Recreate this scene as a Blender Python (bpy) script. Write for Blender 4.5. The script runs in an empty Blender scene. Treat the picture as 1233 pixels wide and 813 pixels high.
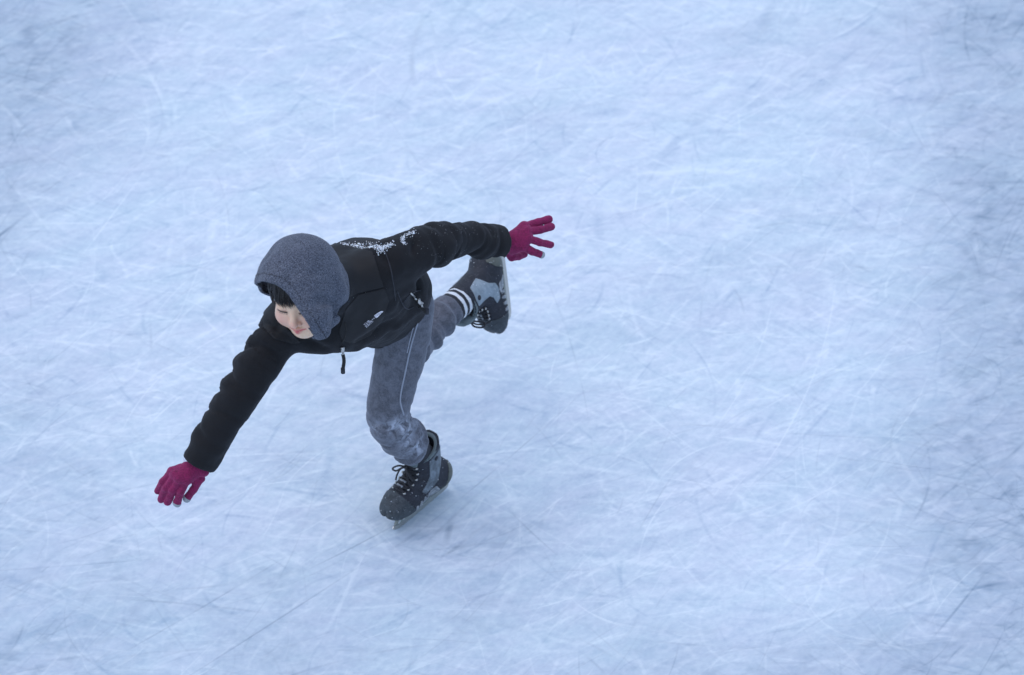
import bpy, math, random
import numpy as np
from mathutils import Matrix, Vector
from mathutils.bvhtree import BVHTree
random.seed(4)
rng = np.random.default_rng(7)
scene = bpy.context.scene
col = scene.collection

# ------------------------------------------------------------------ camera, sky, sun, exposure
ELEV = math.radians(45.0)          # how steeply the camera looks down on the rink
DIST = 9.5                         # metres from the camera to the skater's foot plane
PPM = 450.0                        # photo pixels per metre at that distance
S = math.sin(ELEV)
OX, OV = -0.248, -0.492            # where the standing skate touches the ice, in view axes
cam_d = bpy.data.cameras.new('camera')
cam = bpy.data.objects.new('camera', cam_d)
col.objects.link(cam)
scene.camera = cam
cam_d.sensor_width = 36.0
cam_d.lens = 36.0 * DIST / (1233 / PPM)
cam_d.clip_start = 0.1
cam_d.clip_end = 500
cam.location = (-OX, (-OV - DIST) * S, (-OV + DIST) * S)
cam.rotation_euler = (math.radians(90) - ELEV, 0, 0)
cam_d.dof.use_dof = True
cam_d.dof.focus_distance = DIST - 0.5
cam_d.dof.aperture_fstop = 2.8

world = bpy.data.worlds.new('World')
scene.world = world
world.use_nodes = True
wn = world.node_tree.nodes
wl = world.node_tree.links
sky = wn.new('ShaderNodeTexSky')
sky.sky_type = 'NISHITA'
sky.sun_disc = False
SUN_EL, SUN_AZ = math.radians(74), math.radians(285)
sky.sun_elevation = SUN_EL
sky.sun_rotation = SUN_AZ
sky.air_density = 1.0
sky.dust_density = 1.2
sky.ozone_density = 1.2
bg = wn['Background']
bg.inputs[1].default_value = 0.15
wl.new(sky.outputs[0], bg.inputs[0])
sun_d = bpy.data.lights.new('sun', 'SUN')
sun = bpy.data.objects.new('sun', sun_d)
col.objects.link(sun)
sun_d.energy = 0.9
sun_d.angle = math.radians(115)
sun_d.color = (1.0, 0.97, 0.93)
sd = Vector((math.sin(SUN_AZ) * math.cos(SUN_EL), math.cos(SUN_AZ) * math.cos(SUN_EL), math.sin(SUN_EL)))
sun.rotation_euler = sd.to_track_quat('Z', 'Y').to_euler()
scene.view_settings.view_transform = 'Standard'
scene.view_settings.look = 'None'
scene.view_settings.gamma = 1.0
scene.view_settings.exposure = 0.40

# ------------------------------------------------------------------ frames
# view axes: X right, V up the picture, C towards the camera (all metres, a rigid turn of the world)
def w_from_v(P):
    P = np.asarray(P, float)
    o = np.empty_like(P)
    o[..., 0] = P[..., 0] - OX
    o[..., 1] = ((P[..., 1] - OV) - P[..., 2]) * S
    o[..., 2] = ((P[..., 1] - OV) + P[..., 2]) * S
    return o
def v_from_w(P):
    P = np.asarray(P, float)
    o = np.empty_like(P)
    o[..., 0] = P[..., 0] + OX
    o[..., 1] = (P[..., 1] + P[..., 2]) * S + OV
    o[..., 2] = (P[..., 2] - P[..., 1]) * S
    return o
def Q(px, py, c):
    s = (DIST - c) / DIST / PPM
    return np.array([(px - 616.5) * s, (406.5 - py) * s, c])
def QQ(rows):
    return np.array([Q(*r) for r in rows])
def pix(P):
    k = DIST / (DIST - P[:, 2]) * PPM
    return P[:, 0] * k + 616.5, 406.5 - P[:, 1] * k
def nrm(v):
    v = np.asarray(v, float)
    return v / np.linalg.norm(v)

# ------------------------------------------------------------------ noise, distance functions, surface extraction
def hash3(i, j, k, s):
    n = (i * 73856093) ^ (j * 19349663) ^ (k * 83492791) ^ (s * 2654435)
    n = (n ^ (n >> 13)) * 1274126177
    n = (n ^ (n >> 16)) & 0xffff
    return n / 32767.5 - 1.0
def noise(P, f, s=0):
    P = np.asarray(P) * f
    I = np.floor(P).astype(np.int64)
    F = P - I
    F = F * F * (3 - 2 * F)
    r = 0
    for dx in (0, 1):
        for dy in (0, 1):
            for dz in (0, 1):
                w = (F[:, 0] if dx else 1 - F[:, 0]) * (F[:, 1] if dy else 1 - F[:, 1]) * (F[:, 2] if dz else 1 - F[:, 2])
                r = r + w * hash3(I[:, 0] + dx, I[:, 1] + dy, I[:, 2] + dz, s)
    return r
def smin(a, b, k):
    h = np.clip(0.5 + 0.5 * (b - a) / k, 0, 1)
    return b + (a - b) * h - k * h * (1 - h)
def sphere(P, c, r):
    return np.linalg.norm(P - np.asarray(c), axis=1) - r
def ellips(P, c, r, M=None):
    d = P - np.asarray(c)
    if M is not None:
        d = d @ M.T
    r = np.asarray(r, float)
    k0 = np.linalg.norm(d / r, axis=1)
    k1 = np.linalg.norm(d / (r * r), axis=1) + 1e-9
    return k0 * (k0 - 1) / k1
def cone(P, a, b, ra, rb):
    a = np.asarray(a, float); b = np.asarray(b, float)
    ab = b - a
    t = np.clip(((P - a) @ ab) / (ab @ ab), 0, 1)
    return np.linalg.norm(P - a - t[:, None] * ab, axis=1) - (ra + (rb - ra) * t)
def catmull(A, n):
    A = np.asarray(A, float)
    A2 = np.vstack([2 * A[0] - A[1], A, 2 * A[-1] - A[-2]])
    K = len(A)
    out = []
    for u in np.linspace(0, K - 1, n):
        i = min(int(u), K - 2)
        t = u - i
        p0, p1, p2, p3 = A2[i], A2[i + 1], A2[i + 2], A2[i + 3]
        out.append(0.5 * ((2 * p1) + (-p0 + p2) * t + (2 * p0 - 5 * p1 + 4 * p2 - p3) * t * t + (-p0 + 3 * p1 - 3 * p2 + p3) * t ** 3))
    return np.array(out)
class Tube:
    def __init__(self, pts, a, b=None, side=(1, 0, 0), n=18):
        self.p = catmull(pts, n)
        b = a if b is None else b
        self.a = catmull(np.array(a, float)[:, None], n)[:, 0]
        self.b = catmull(np.array(b, float)[:, None], n)[:, 0]
        self.side = nrm(side)
        seg = np.linalg.norm(np.diff(self.p, axis=0), axis=1)
        self.len = seg.sum()
        self.tt = np.concatenate([[0], np.cumsum(seg)]) / self.len
        self.n = n
    def full(self, P):
        N = len(P)
        best = np.full(N, 1e9)
        T = np.zeros(N); TH = np.zeros(N); D = np.zeros(N)
        for i in range(self.n - 1):
            a, b = self.p[i], self.p[i + 1]
            ab = b - a
            L = np.linalg.norm(ab)
            ax = ab / L
            t = np.clip(((P - a) @ ab) / (L * L), 0, 1)
            off = P - a - t[:, None] * ab
            dist = np.linalg.norm(off, axis=1)
            s = nrm(self.side - ax * (self.side @ ax))
            u = np.cross(ax, s)
            x = off @ s; y = off @ u
            th = np.arctan2(y, x)
            ra = self.a[i] + (self.a[i + 1] - self.a[i]) * t
            rb = self.b[i] + (self.b[i + 1] - self.b[i]) * t
            r = 1.0 / np.sqrt((np.cos(th) / ra) ** 2 + (np.sin(th) / rb) ** 2)
            d = dist - r
            m = d < best
            best[m] = d[m]
            T[m] = (self.tt[i] + (self.tt[i + 1] - self.tt[i]) * t)[m]
            TH[m] = th[m]
        return best, T, TH
    def __call__(self, P):
        return self.full(P)[0]
def surface(f, lo, hi, h, proj=2):
    """mesh of f = 0 (negative inside) by surface nets on a grid of step h"""
    lo = np.asarray(lo, float); hi = np.asarray(hi, float)
    B = 4
    nb = np.ceil((hi - lo) / (h * B)).astype(int)
    n = nb * B + 1
    cg = np.stack(np.meshgrid(*[lo[k] + (np.arange(nb[k]) + .5) * B * h for k in range(3)], indexing='ij'), -1).reshape(-1, 3)
    dc = f(cg).reshape(nb)
    near = np.abs(dc) < B * h * 0.87 * 1.7
    D = np.ones(n, np.float32)
    full = np.repeat(np.repeat(np.repeat(dc, B, 0), B, 1), B, 2)
    D[:-1, :-1, :-1] = full
    D[-1] = D[-2]; D[:, -1] = D[:, -2]; D[:, :, -1] = D[:, :, -2]
    mk = np.zeros(n, bool)
    nf = np.repeat(np.repeat(np.repeat(near, B, 0), B, 1), B, 2)
    for dx in (0, 1):
        for dy in (0, 1):
            for dz in (0, 1):
                mk[dx:dx + nf.shape[0], dy:dy + nf.shape[1], dz:dz + nf.shape[2]] |= nf
    I = np.argwhere(mk)
    D[mk] = f(lo + I * h)
    s = D < 0
    c = np.zeros(np.array(n) - 1, np.int8)
    for dx in (0, 1):
        for dy in (0, 1):
            for dz in (0, 1):
                c += s[dx:dx + n[0] - 1, dy:dy + n[1] - 1, dz:dz + n[2] - 1]
    act = (c > 0) & (c < 8)
    A = np.argwhere(act)
    idx = np.full(act.shape, -1, np.int64)
    idx[act] = np.arange(len(A))
    acc = np.zeros((len(A), 3)); cnt = np.zeros(len(A))
    C = [(x, y, z) for x in (0, 1) for y in (0, 1) for z in (0, 1)]
    for p in C:
        for k in range(3):
            if p[k] == 0:
                q = list(p); q[k] = 1
                dp = D[A[:, 0] + p[0], A[:, 1] + p[1], A[:, 2] + p[2]]
                dq = D[A[:, 0] + q[0], A[:, 1] + q[1], A[:, 2] + q[2]]
                m = (dp < 0) != (dq < 0)
                t = np.where(m, dp / np.where(dp == dq, 1, dp - dq), 0)
                w = np.tile(np.array(p, float), (len(A), 1)); w[:, k] = t
                acc[m] += w[m]; cnt[m] += 1
    V = lo + (A + acc / cnt[:, None]) * h
    faces = []
    for k in range(3):
        u, v = [(1, 2), (2, 0), (0, 1)][k]
        sl0 = [slice(None)] * 3; sl1 = [slice(None)] * 3
        sl0[k] = slice(0, -1); sl1[k] = slice(1, None)
        a = s[tuple(sl0)]; b = s[tuple(sl1)]
        E = np.argwhere(a != b)
        E = E[(E[:, u] > 0) & (E[:, v] > 0) & (E[:, u] < act.shape[u]) & (E[:, v] < act.shape[v])]
        ins = a[E[:, 0], E[:, 1], E[:, 2]]
        def cell(du, dv):
            X = E.copy(); X[:, u] -= du; X[:, v] -= dv
            return idx[X[:, 0], X[:, 1], X[:, 2]]
        q = np.stack([cell(1, 1), cell(0, 1), cell(0, 0), cell(1, 0)], 1)
        q[~ins] = q[~ins][:, ::-1]
        faces.append(q)
    F = np.vstack(faces)
    F = F[(F >= 0).all(1)]
    e = h * 0.25
    for _ in range(proj):
        d0 = f(V)
        g = np.stack([f(V + e * np.eye(3)[k]) - d0 for k in range(3)], 1) / e
        g2 = np.maximum((g * g).sum(1), .2)
        V = V - np.clip(d0 / g2, -h * .6, h * .6)[:, None] * g * .8
    return V, F
def normals(V, F):
    N = np.zeros_like(V)
    n = np.cross(V[F[:, 2]] - V[F[:, 0]], V[F[:, -1]] - V[F[:, 1]]) if F.shape[1] == 4 else np.cross(V[F[:, 1]] - V[F[:, 0]], V[F[:, 2]] - V[F[:, 0]])
    for k in range(F.shape[1]):
        np.add.at(N, F[:, k], n)
    return N / (np.linalg.norm(N, axis=1)[:, None] + 1e-12)
def relax(V, F, it=1, lam=.5):
    for _ in range(it):
        acc = np.zeros_like(V); c = np.zeros(len(V))
        K = F.shape[1]
        for k in range(K):
            a, b = F[:, k], F[:, (k + 1) % K]
            np.add.at(acc, a, V[b]); np.add.at(c, a, 1)
        V = V + lam * (acc / np.maximum(c, 1)[:, None] - V)
    return V
def tris(F):
    return F if F.shape[1] == 3 else np.vstack([F[:, [0, 1, 2]], F[:, [0, 2, 3]]])

# ------------------------------------------------------------------ objects
root = bpy.data.objects.new('person', None)
col.objects.link(root)
root['label'] = 'child skating on one leg, black fleece jacket, grey hood, arms spread, dark red gloves'
root['category'] = 'person'
def link(name, V, F, m, parent=None, smooth=True, label=None, attrs=None):
    me = bpy.data.meshes.new(name)
    V = np.asarray(V, float)
    if isinstance(F, np.ndarray):
        nf, k = F.shape
        me.vertices.add(len(V)); me.vertices.foreach_set('co', V.astype(np.float32).ravel())
        me.loops.add(nf * k); me.loops.foreach_set('vertex_index', F.astype(np.int32).ravel())
        me.polygons.add(nf); me.polygons.foreach_set('loop_start', np.arange(0, nf * k, k, dtype=np.int32))
        me.update(calc_edges=True)
    else:
        me.from_pydata([tuple(v) for v in V], [], [tuple(int(i) for i in f) for f in F])
    me.validate()
    me.polygons.foreach_set('use_smooth', np.full(len(me.polygons), smooth))
    for k, a in (attrs or {}).items():
        at = me.attributes.new(k, 'FLOAT', 'POINT')
        at.data.foreach_set('value', np.asarray(a, np.float32))
    me.update()
    me.materials.append(m)
    o = bpy.data.objects.new(name, me)
    col.objects.link(o)
    if parent is not None:
        o.parent = parent
    if label:
        o['label'] = label
    return o
def linkv(name, V, F, m, parent=None, **k):
    return link(name, w_from_v(V), F, m, parent, **k)
class Geo:
    """collects small tubes / boxes into one mesh"""
    def __init__(s): s.V = []; s.F = []; s.n = 0
    def add(s, V, F):
        s.V.append(np.asarray(V, float)); s.F += [tuple(int(i) + s.n for i in f) for f in F]; s.n += len(V)
    def tube(s, pts, r, k=6, side=(0, 0, 1), flat=1.0):
        pts = np.asarray(pts, float)
        n = len(pts)
        r = np.full(n, r) if np.isscalar(r) else np.asarray(r)
        V = []
        for i in range(n):
            ax = nrm(pts[min(i + 1, n - 1)] - pts[max(i - 1, 0)])
            sd_ = np.asarray(side, float) - ax * (np.asarray(side) @ ax)
            if np.linalg.norm(sd_) < 1e-5: sd_ = np.cross(ax, (0.3, 1, .2))
            sd_ = nrm(sd_); u = np.cross(ax, sd_)
            for j in range(k):
                th = 2 * math.pi * j / k
                V.append(pts[i] + r[i] * (math.cos(th) * sd_ * flat + math.sin(th) * u))
        F = [(i * k + j, i * k + (j + 1) % k, (i + 1) * k + (j + 1) % k, (i + 1) * k + j) for i in range(n - 1) for j in range(k)]
        F += [tuple(range(k))[::-1], tuple((n - 1) * k + j for j in range(k))]
        s.add(V, F)
    def prism(s, poly, z0, z1, ax=1, bev=0.0):
        """poly in two axes, extruded along axis ax from z0 to z1 with a small chamfer"""
        poly = np.asarray(poly, float)
        oth = [k for k in range(3) if k != ax]
        n = len(poly)
        cen = poly.mean(0)
        rings = [(z0, 1), (z0 + bev, 0), (z1 - bev, 0), (z1, 1)] if bev else [(z0, 0), (z1, 0)]
        V = []
        for z, sh in rings:
            for p in poly:
                q = p + (cen - p) / (np.linalg.norm(cen - p) + 1e-9) * bev * sh
                v = np.zeros(3); v[oth[0]], v[oth[1]] = q; v[ax] = z
                V.append(v)
        F = []
        for r in range(len(rings) - 1):
            F += [(r * n + j, r * n + (j + 1) % n, (r + 1) * n + (j + 1) % n, (r + 1) * n + j) for j in range(n)]
        F += [tuple(range(n))[::-1], tuple((len(rings) - 1) * n + j for j in range(n))]
        s.add(V, F)
    def build(s, name, m, parent, smooth=True, M=None, **k):
        V = np.vstack(s.V)
        if M is not None:
            V = V @ M[:3, :3].T + M[:3, 3]
        return link(name, V, s.F, m, parent, smooth=smooth, **k)
def patch(V, F, N, field, off, thick=0.003):
    """a panel lying on a surface where field < 0: cut along field = 0, raised by off, with an edge"""
    T = tris(F)
    f = field
    ins = f < 0
    k = ins[T].sum(1)
    full = T[k == 3]
    mix = T[(k == 1) | (k == 2)]
    VV = list(V); NN = list(N); out = [tuple(t) for t in full]
    cache = {}
    def cut(a, b):
        key = (min(a, b), max(a, b))
        if key not in cache:
            t = f[a] / (f[a] - f[b])
            VV.append(V[a] + (V[b] - V[a]) * t); NN.append(nrm(N[a] + (N[b] - N[a]) * t))
            cache[key] = len(VV) - 1
        return cache[key]
    for t in mix:
        poly = []
        for i in range(3):
            a, b = int(t[i]), int(t[(i + 1) % 3])
            if ins[a]: poly.append(a)
            if ins[a] != ins[b]: poly.append(cut(a, b))
        out.append(tuple(poly[:3]))
        if len(poly) == 4: out.append((poly[0], poly[2], poly[3]))
    used = sorted({i for t in out for i in t})
    mp = {u: i for i, u in enumerate(used)}
    out = [tuple(mp[i] for i in t) for t in out]
    VV = np.array([VV[u] for u in used]); NN = np.array([NN[u] for u in used])
    edges = {}
    for t in out:
        for i in range(3):
            e = (t[i], t[(i + 1) % 3]); edges[e] = edges.get(e, 0) + 1
    bnd = [e for e in edges if (e[1], e[0]) not in edges]
    top = VV + NN * off
    n = len(VV)
    low = {}
    extra = []
    faces = list(out)
    for a, b in bnd:
        for q in (a, b):
            if q not in low:
                low[q] = n + len(extra); extra.append(VV[q] + NN[q] * (off - thick))
        faces.append((b, a, low[a], low[b]))
    return np.vstack([top, np.array(extra).reshape(-1, 3)]), faces

# ------------------------------------------------------------------ materials
def mat(name, base=(.5, .5, .5), rough=.6, **kw):
    m = bpy.data.materials.new(name)
    m.use_nodes = True
    nt = m.node_tree
    b = nt.nodes['Principled BSDF']
    b.inputs['Base Color'].default_value = (*base, 1)
    b.inputs['Roughness'].default_value = rough
    for k, v in kw.items():
        b.inputs[k.replace('_', ' ')].default_value = v
    return m, nt, b
def nnode(nt, scale, detail=4, rough=.6, vec=None, dist=0):
    n = nt.nodes.new('ShaderNodeTexNoise')
    n.inputs['Scale'].default_value = scale
    n.inputs['Detail'].default_value = detail
    n.inputs['Roughness'].default_value = rough
    n.inputs['Distortion'].default_value = dist
    if vec is None:
        tc = nt.nodes.new('ShaderNodeTexCoord')
        nt.links.new(tc.outputs['Object'], n.inputs['Vector'])
    else:
        nt.links.new(vec, n.inputs['Vector'])
    return n.outputs['Fac']
def ramp(nt, fac, stops):
    r = nt.nodes.new('ShaderNodeValToRGB')
    e = r.color_ramp.elements
    while len(e) > 1: e.remove(e[-1])
    e[0].position = stops[0][0]; e[0].color = (*stops[0][1], 1)
    for p, c in stops[1:]:
        x = e.new(p); x.color = (*c, 1)
    nt.links.new(fac, r.inputs[0])
    return r.outputs[0]
def bump(nt, b, h, strength, dist=.002, prev=None):
    n = nt.nodes.new('ShaderNodeBump')
    n.inputs['Strength'].default_value = strength
    n.inputs['Distance'].default_value = dist
    nt.links.new(h, n.inputs['Height'])
    if prev is not None: nt.links.new(prev, n.inputs['Normal'])
    nt.links.new(n.outputs[0], b.inputs['Normal'])
    return n.outputs[0]
def mixc(nt, fac, a, b, mode='MIX'):
    n = nt.nodes.new('ShaderNodeMix')
    n.data_type = 'RGBA'; n.blend_type = mode
    for sock, v in ((n.inputs[0], fac), (n.inputs[6], a), (n.inputs[7], b)):
        if isinstance(v, (int, float)): sock.default_value = v
        elif isinstance(v, tuple): sock.default_value = (*v, 1)
        else: nt.links.new(v, sock)
    return n.outputs[2]
def attr(nt, name):
    n = nt.nodes.new('ShaderNodeAttribute'); n.attribute_name = name
    return n.outputs['Fac']
def mathn(nt, op, a, b=0.0, clamp=False):
    n = nt.nodes.new('ShaderNodeMath'); n.operation = op; n.use_clamp = clamp
    for s_, v in ((n.inputs[0], a), (n.inputs[1], b)):
        if isinstance(v, (int, float)): s_.default_value = v
        else: nt.links.new(v, s_)
    return n.outputs[0]
def sheen(b, w, r=.4, tint=(.8, .85, 1)):
    b.inputs['Sheen Weight'].default_value = w
    b.inputs['Sheen Roughness'].default_value = r
    b.inputs['Sheen Tint'].default_value = (*tint, 1)

def fabric(name, c0, c1, scale, rough=.9, bs=.4, sh=.2, tint=(.8, .85, 1), bd=.001):
    m, nt, b = mat(name, c0, rough)
    f = nnode(nt, scale, 3, .7)
    c = ramp(nt, f, [(.35, c0), (.65, c1)])
    big = nnode(nt, 18, 3, .6)
    c = mixc(nt, ramp(nt, big, [(.35, (0, 0, 0)), (.7, (.5, .5, .5))]), c, c1)
    nt.links.new(c, b.inputs['Base Color'])
    bump(nt, b, f, bs, bd)
    sheen(b, sh, .5, tint)
    return m
M_fleece = fabric('black_fleece', (.0026, .0029, .0042), (.0062, .0068, .0098), 420, .95, .7, .05)
M_nylon = fabric('black_nylon', (.0036, .0040, .0058), (.0056, .0063, .0090), 900, .75, .2, .02)
M_band = fabric('black_binding', (.006, .006, .007), (.012, .012, .013), 700, .8, .3, .02)
M_inside = fabric('dark_lining', (.02, .022, .028), (.04, .043, .055), 500, .95, .3, .05)
M_metal = mat('zip_metal', (.55, .54, .52), .3, Metallic=1.0)[0]
M_white = mat('white_thread', (.8, .78, .86), .7)[0]
M_cuff = mat('white_shirt_cuff', (.72, .78, .9), .8)[0]

# heather grey jersey of the hood
M_hood, nt, b = mat('heather_jersey', (.08, .09, .13), .95)
f1 = nnode(nt, 380, 3, .8); f2 = nnode(nt, 700, 2, .8); f3 = nnode(nt, 14, 3, .6)
c = ramp(nt, f1, [(.40, (.008, .009, .013)), (.5, (.048, .054, .071)), (.60, (.18, .20, .25))])
c = mixc(nt, ramp(nt, f2, [(.45, (0, 0, 0)), (.7, (.55, .55, .55))]), c, (.17, .205, .30))
c = mixc(nt, ramp(nt, f3, [(.4, (0, 0, 0)), (.75, (.35, .35, .35))]), c, (.05, .06, .09))
nt.links.new(c, b.inputs['Base Color'])
bump(nt, b, f1, .5, .001)
sheen(b, .12)

# velour of the trousers, with snow rubbed in where attr 'frost' is high
M_trous, nt, b = mat('grey_velour', (.1, .1, .13), .9)
f1 = nnode(nt, 260, 3, .75); f2 = nnode(nt, 45, 4, .7, dist=.6)
c = ramp(nt, f1, [(.3, (.055, .060, .077)), (.6, (.105, .113, .14)), (.8, (.16, .17, .21))])
c = mixc(nt, ramp(nt, f2, [(.4, (0, 0, 0)), (.75, (.4, .4, .4))]), c, (.15, .16, .205))
fr = mathn(nt, 'MULTIPLY', attr(nt, 'frost'), ramp(nt, f2, [(.38, (.05, .05, .05)), (.6, (1, 1, 1))]), True)
c = mixc(nt, mathn(nt, 'MULTIPLY', fr, .85, True), c, (.55, .6, .72))
nt.links.new(c, b.inputs['Base Color'])
bump(nt, b, f1, .5, .0012)
sheen(b, .25, .4)

M_glove = fabric('maroon_knit', (.095, .002, .033), (.25, .009, .085), 260, .9, 1.0, .4, (1, .25, .55), .0016)
M_tip = fabric('grey_knit', (.24, .27, .30), (.36, .40, .44), 520, .9, .5, .1, bd=.0012)
M_hair = mat('black_hair', (.012, .010, .011), .35)[0]

# skin: base with blush and lip attributes (colour of the skin itself)
M_skin, nt, b = mat('skin', (.62, .42, .34), .48)
f = nnode(nt, 60, 4, .6)
c = ramp(nt, f, [(.3, (.80, .53, .365)), (.7, (.87, .61, .43))])
c = mixc(nt, mathn(nt, 'MULTIPLY', attr(nt, 'blush'), .55, True), c, (.66, .27, .25))
c = mixc(nt, mathn(nt, 'MULTIPLY', attr(nt, 'lid'), .6, True), c, (.30, .16, .13))
c = mixc(nt, attr(nt, 'lip'), c, (.56, .05, .085))
nt.links.new(c, b.inputs['Base Color'])
b.inputs['Subsurface Weight'].default_value = .12
b.inputs['Subsurface Scale'].default_value = .01
b.inputs['Subsurface Radius'].default_value = (1, .35, .2)

def scuffed(name, c0, c1, rough, spots=.4):
    m, nt, b = mat(name, c0, rough)
    f = nnode(nt, 45, 5, .75, dist=.5); g = nnode(nt, 420, 2, .6)
    c = ramp(nt, f, [(.35, c0), (.7, c1)])
    c = mixc(nt, ramp(nt, g, [(.66, (0, 0, 0)), (.74, (spots,) * 3)]), c, (.6, .66, .75))
    nt.links.new(c, b.inputs['Base Color'])
    bump(nt, b, f, .15, .002)
    return m
M_boot = scuffed('boot_black', (.010, .012, .019), (.026, .030, .044), .7)
M_toe = scuffed('boot_toe_grey', (.018, .025, .032), (.065, .08, .095), .65, .5)
M_panel = scuffed('boot_panel_blue_grey', (.055, .07, .085), (.20, .245, .29), .45, .6)
M_panel_l = scuffed('boot_panel_light_blue_grey', (.20, .25, .29), (.34, .41, .47), .6, .5)
M_pale = scuffed('boot_panel_pale', (.12, .14, .155), (.46, .49, .54), .5, .5)
M_pipe = mat('piping', (.30, .33, .40), .7)[0]
M_pad = fabric('boot_padding', (.11, .14, .15), (.16, .20, .21), 300, .9, .4, .1)
M_lace = fabric('lace_black', (.010, .010, .013), (.03, .03, .035), 900, .8, .4, .05)
M_holder = scuffed('holder_plastic', (.17, .19, .17), (.30, .33, .31), .35, .3)
M_rib = scuffed('holder_rib', (.34, .36, .37), (.5, .53, .55), .4, .3)
M_steel = mat('blade_steel', (.55, .54, .5), .28, Metallic=.9)[0]
M_sole = scuffed('sole_grey_green', (.075, .085, .075), (.13, .14, .12), .5, .3)
M_sockb = fabric('sock_black', (.012, .013, .018), (.03, .032, .04), 500, .95, .5, .1)
M_sockw = fabric('sock_white', (.6, .64, .7), (.75, .78, .82), 500, .95, .5, .1)
M_snow, nt, b = mat('snow', (.82, .86, .92), .7)
b.inputs['Subsurface Weight'].default_value = .15

#@@ICE
# ------------------------------------------------------------------ the ice: one sheet, fine where the photo looks
def spaced(lo, hi, h, far):
    core = np.arange(lo, hi + h / 2, h)
    st = [h]
    out = []
    x = 0
    s_ = h
    while x < far:
        s_ = min(s_ * 1.09, .03) if x < 1.9 else min(s_ * 1.3, 6.0)
        x += s_; out.append(x)
    out = np.array(out)
    return np.concatenate([lo - out[::-1], core, core[-1] + out]), len(out), len(core)
HX, HY = .0028, .0035
XL, XH, YL, YH = -1.45, 1.95, -.68, 2.36
gx, kx, nx_ = spaced(XL, XH, HX, 90)
gy, ky, ny_ = spaced(YL, YH, HY, 90)
NX, NY = nx_, ny_
hgt = np.zeros((NX, NY), np.float32); frost = np.zeros_like(hgt); dark = np.zeros_like(hgt)
def splat(A, x, y, w):
    fx = (x - XL) / HX; fy = (y - YL) / HY
    ix = np.floor(fx).astype(int); iy = np.floor(fy).astype(int)
    tx = fx - ix; ty = fy - iy
    for dx, wx in ((0, 1 - tx), (1, tx)):
        for dy, wy in ((0, 1 - ty), (1, ty)):
            jx = ix + dx; jy = iy + dy
            m = (jx >= 0) & (jx < NX) & (jy >= 0) & (jy < NY)
            A += np.bincount((jx[m] * NY + jy[m]), weights=(w * wx * wy)[m], minlength=NX * NY).reshape(NX, NY).astype(np.float32)
class Strokes:
    """gathers many curved marks, then adds them to a field at once"""
    def __init__(s): s.x = []; s.y = []; s.w = []
    def arc(s, x, y, ang, L, curv, width, amp, step=.0026):
        n = max(int(L / step), 4)
        t = np.linspace(-.5, .5, n) * L
        a = ang + curv * t
        dx = np.cos(a); dy = np.sin(a)
        px = x + np.cumsum(dx) * (L / n); py = y + np.cumsum(dy) * (L / n)
        px -= px.mean() - x; py -= py.mean() - y
        fade = np.clip(1.0 - np.abs(t / L * 2) ** 2, 0, 1) * (0.65 + .35 * np.sin(t * rng.uniform(5, 40) + rng.uniform(0, 6)))
        k = max(int(width / .0026), 1)
        for j in range(k):
            o = (j - (k - 1) / 2) * (width / k)
            prof = math.exp(-(2.0 * o / max(width, 1e-4)) ** 2 * 1.2)
            s.x.append(px - dy * o); s.y.append(py + dx * o); s.w.append(fade * amp * prof * step / HY)
    def add(s, A):
        splat(A, np.concatenate(s.x), np.concatenate(s.y), np.concatenate(s.w))
def rpos():
    return rng.uniform(XL, XH), rng.uniform(YL, YH)
def sm_noise(cx, cy, seed, ang=0.0):
    """smooth random field with cell sizes cx, cy (metres), turned by ang"""
    X, Y = np.meshgrid(XL + np.arange(NX) * HX, YL + np.arange(NY) * HY, indexing='ij')
    c, s_ = math.cos(ang), math.sin(ang)
    P = np.stack([(X * c + Y * s_).ravel() / cx, (-X * s_ + Y * c).ravel() / cy], 1).astype(np.float32)
    I = np.floor(P).astype(np.int32); Fr = P - I; Fr = Fr * Fr * (3 - 2 * Fr)
    R = np.random.default_rng(seed).uniform(-1, 1, (512, 512)).astype(np.float32)
    g = lambda a, b_: R[(I[:, 0] + a) & 511, (I[:, 1] + b_) & 511]
    r = (g(0, 0) * (1 - Fr[:, 0]) + g(1, 0) * Fr[:, 0]) * (1 - Fr[:, 1]) + (g(0, 1) * (1 - Fr[:, 0]) + g(1, 1) * Fr[:, 0]) * Fr[:, 1]
    return r.reshape(NX, NY)
XX, YY = np.meshgrid(XL + np.arange(NX) * HX, YL + np.arange(NY) * HY, indexing='ij')
# worn grey sides, vignette painted into corners and frame edges, greyer round the foot
def blob(x, y, rx, ry):
    return np.exp(-((XX - x) / rx) ** 2 - ((YY - y) / ry) ** 2)
wear_vignette = 1.1 * blob(1.66, .75, .34, .6) + 1.0 * blob(1.65, -.05, .42, .42) + 1.1 * blob(1.95, 2.1, .65, .6) + 1.2 * blob(-1.35, 1.95, .5, .42) \
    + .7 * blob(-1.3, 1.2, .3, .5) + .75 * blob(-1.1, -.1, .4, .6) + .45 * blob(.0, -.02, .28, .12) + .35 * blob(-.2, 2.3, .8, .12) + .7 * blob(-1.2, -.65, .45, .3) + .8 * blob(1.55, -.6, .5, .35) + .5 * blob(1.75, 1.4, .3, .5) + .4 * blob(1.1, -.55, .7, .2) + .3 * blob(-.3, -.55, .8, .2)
wear_vignette = np.clip(wear_vignette + .22 * sm_noise(.35, .25, 3) + .12 * sm_noise(.12, .1, 4), 0, 1.2).astype(np.float32)
def wear_vignette_at(x, y):
    i = min(max(int((x - XL) / HX), 0), NX - 1); j = min(max(int((y - YL) / HY), 0), NY - 1)
    return wear_vignette[i, j]
def main_dir():
    return rng.choice([rng.normal(.15, .35), rng.normal(.75, .3), rng.normal(-.35, .3), rng.uniform(0, math.pi)], p=[.36, .22, .17, .25])
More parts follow.
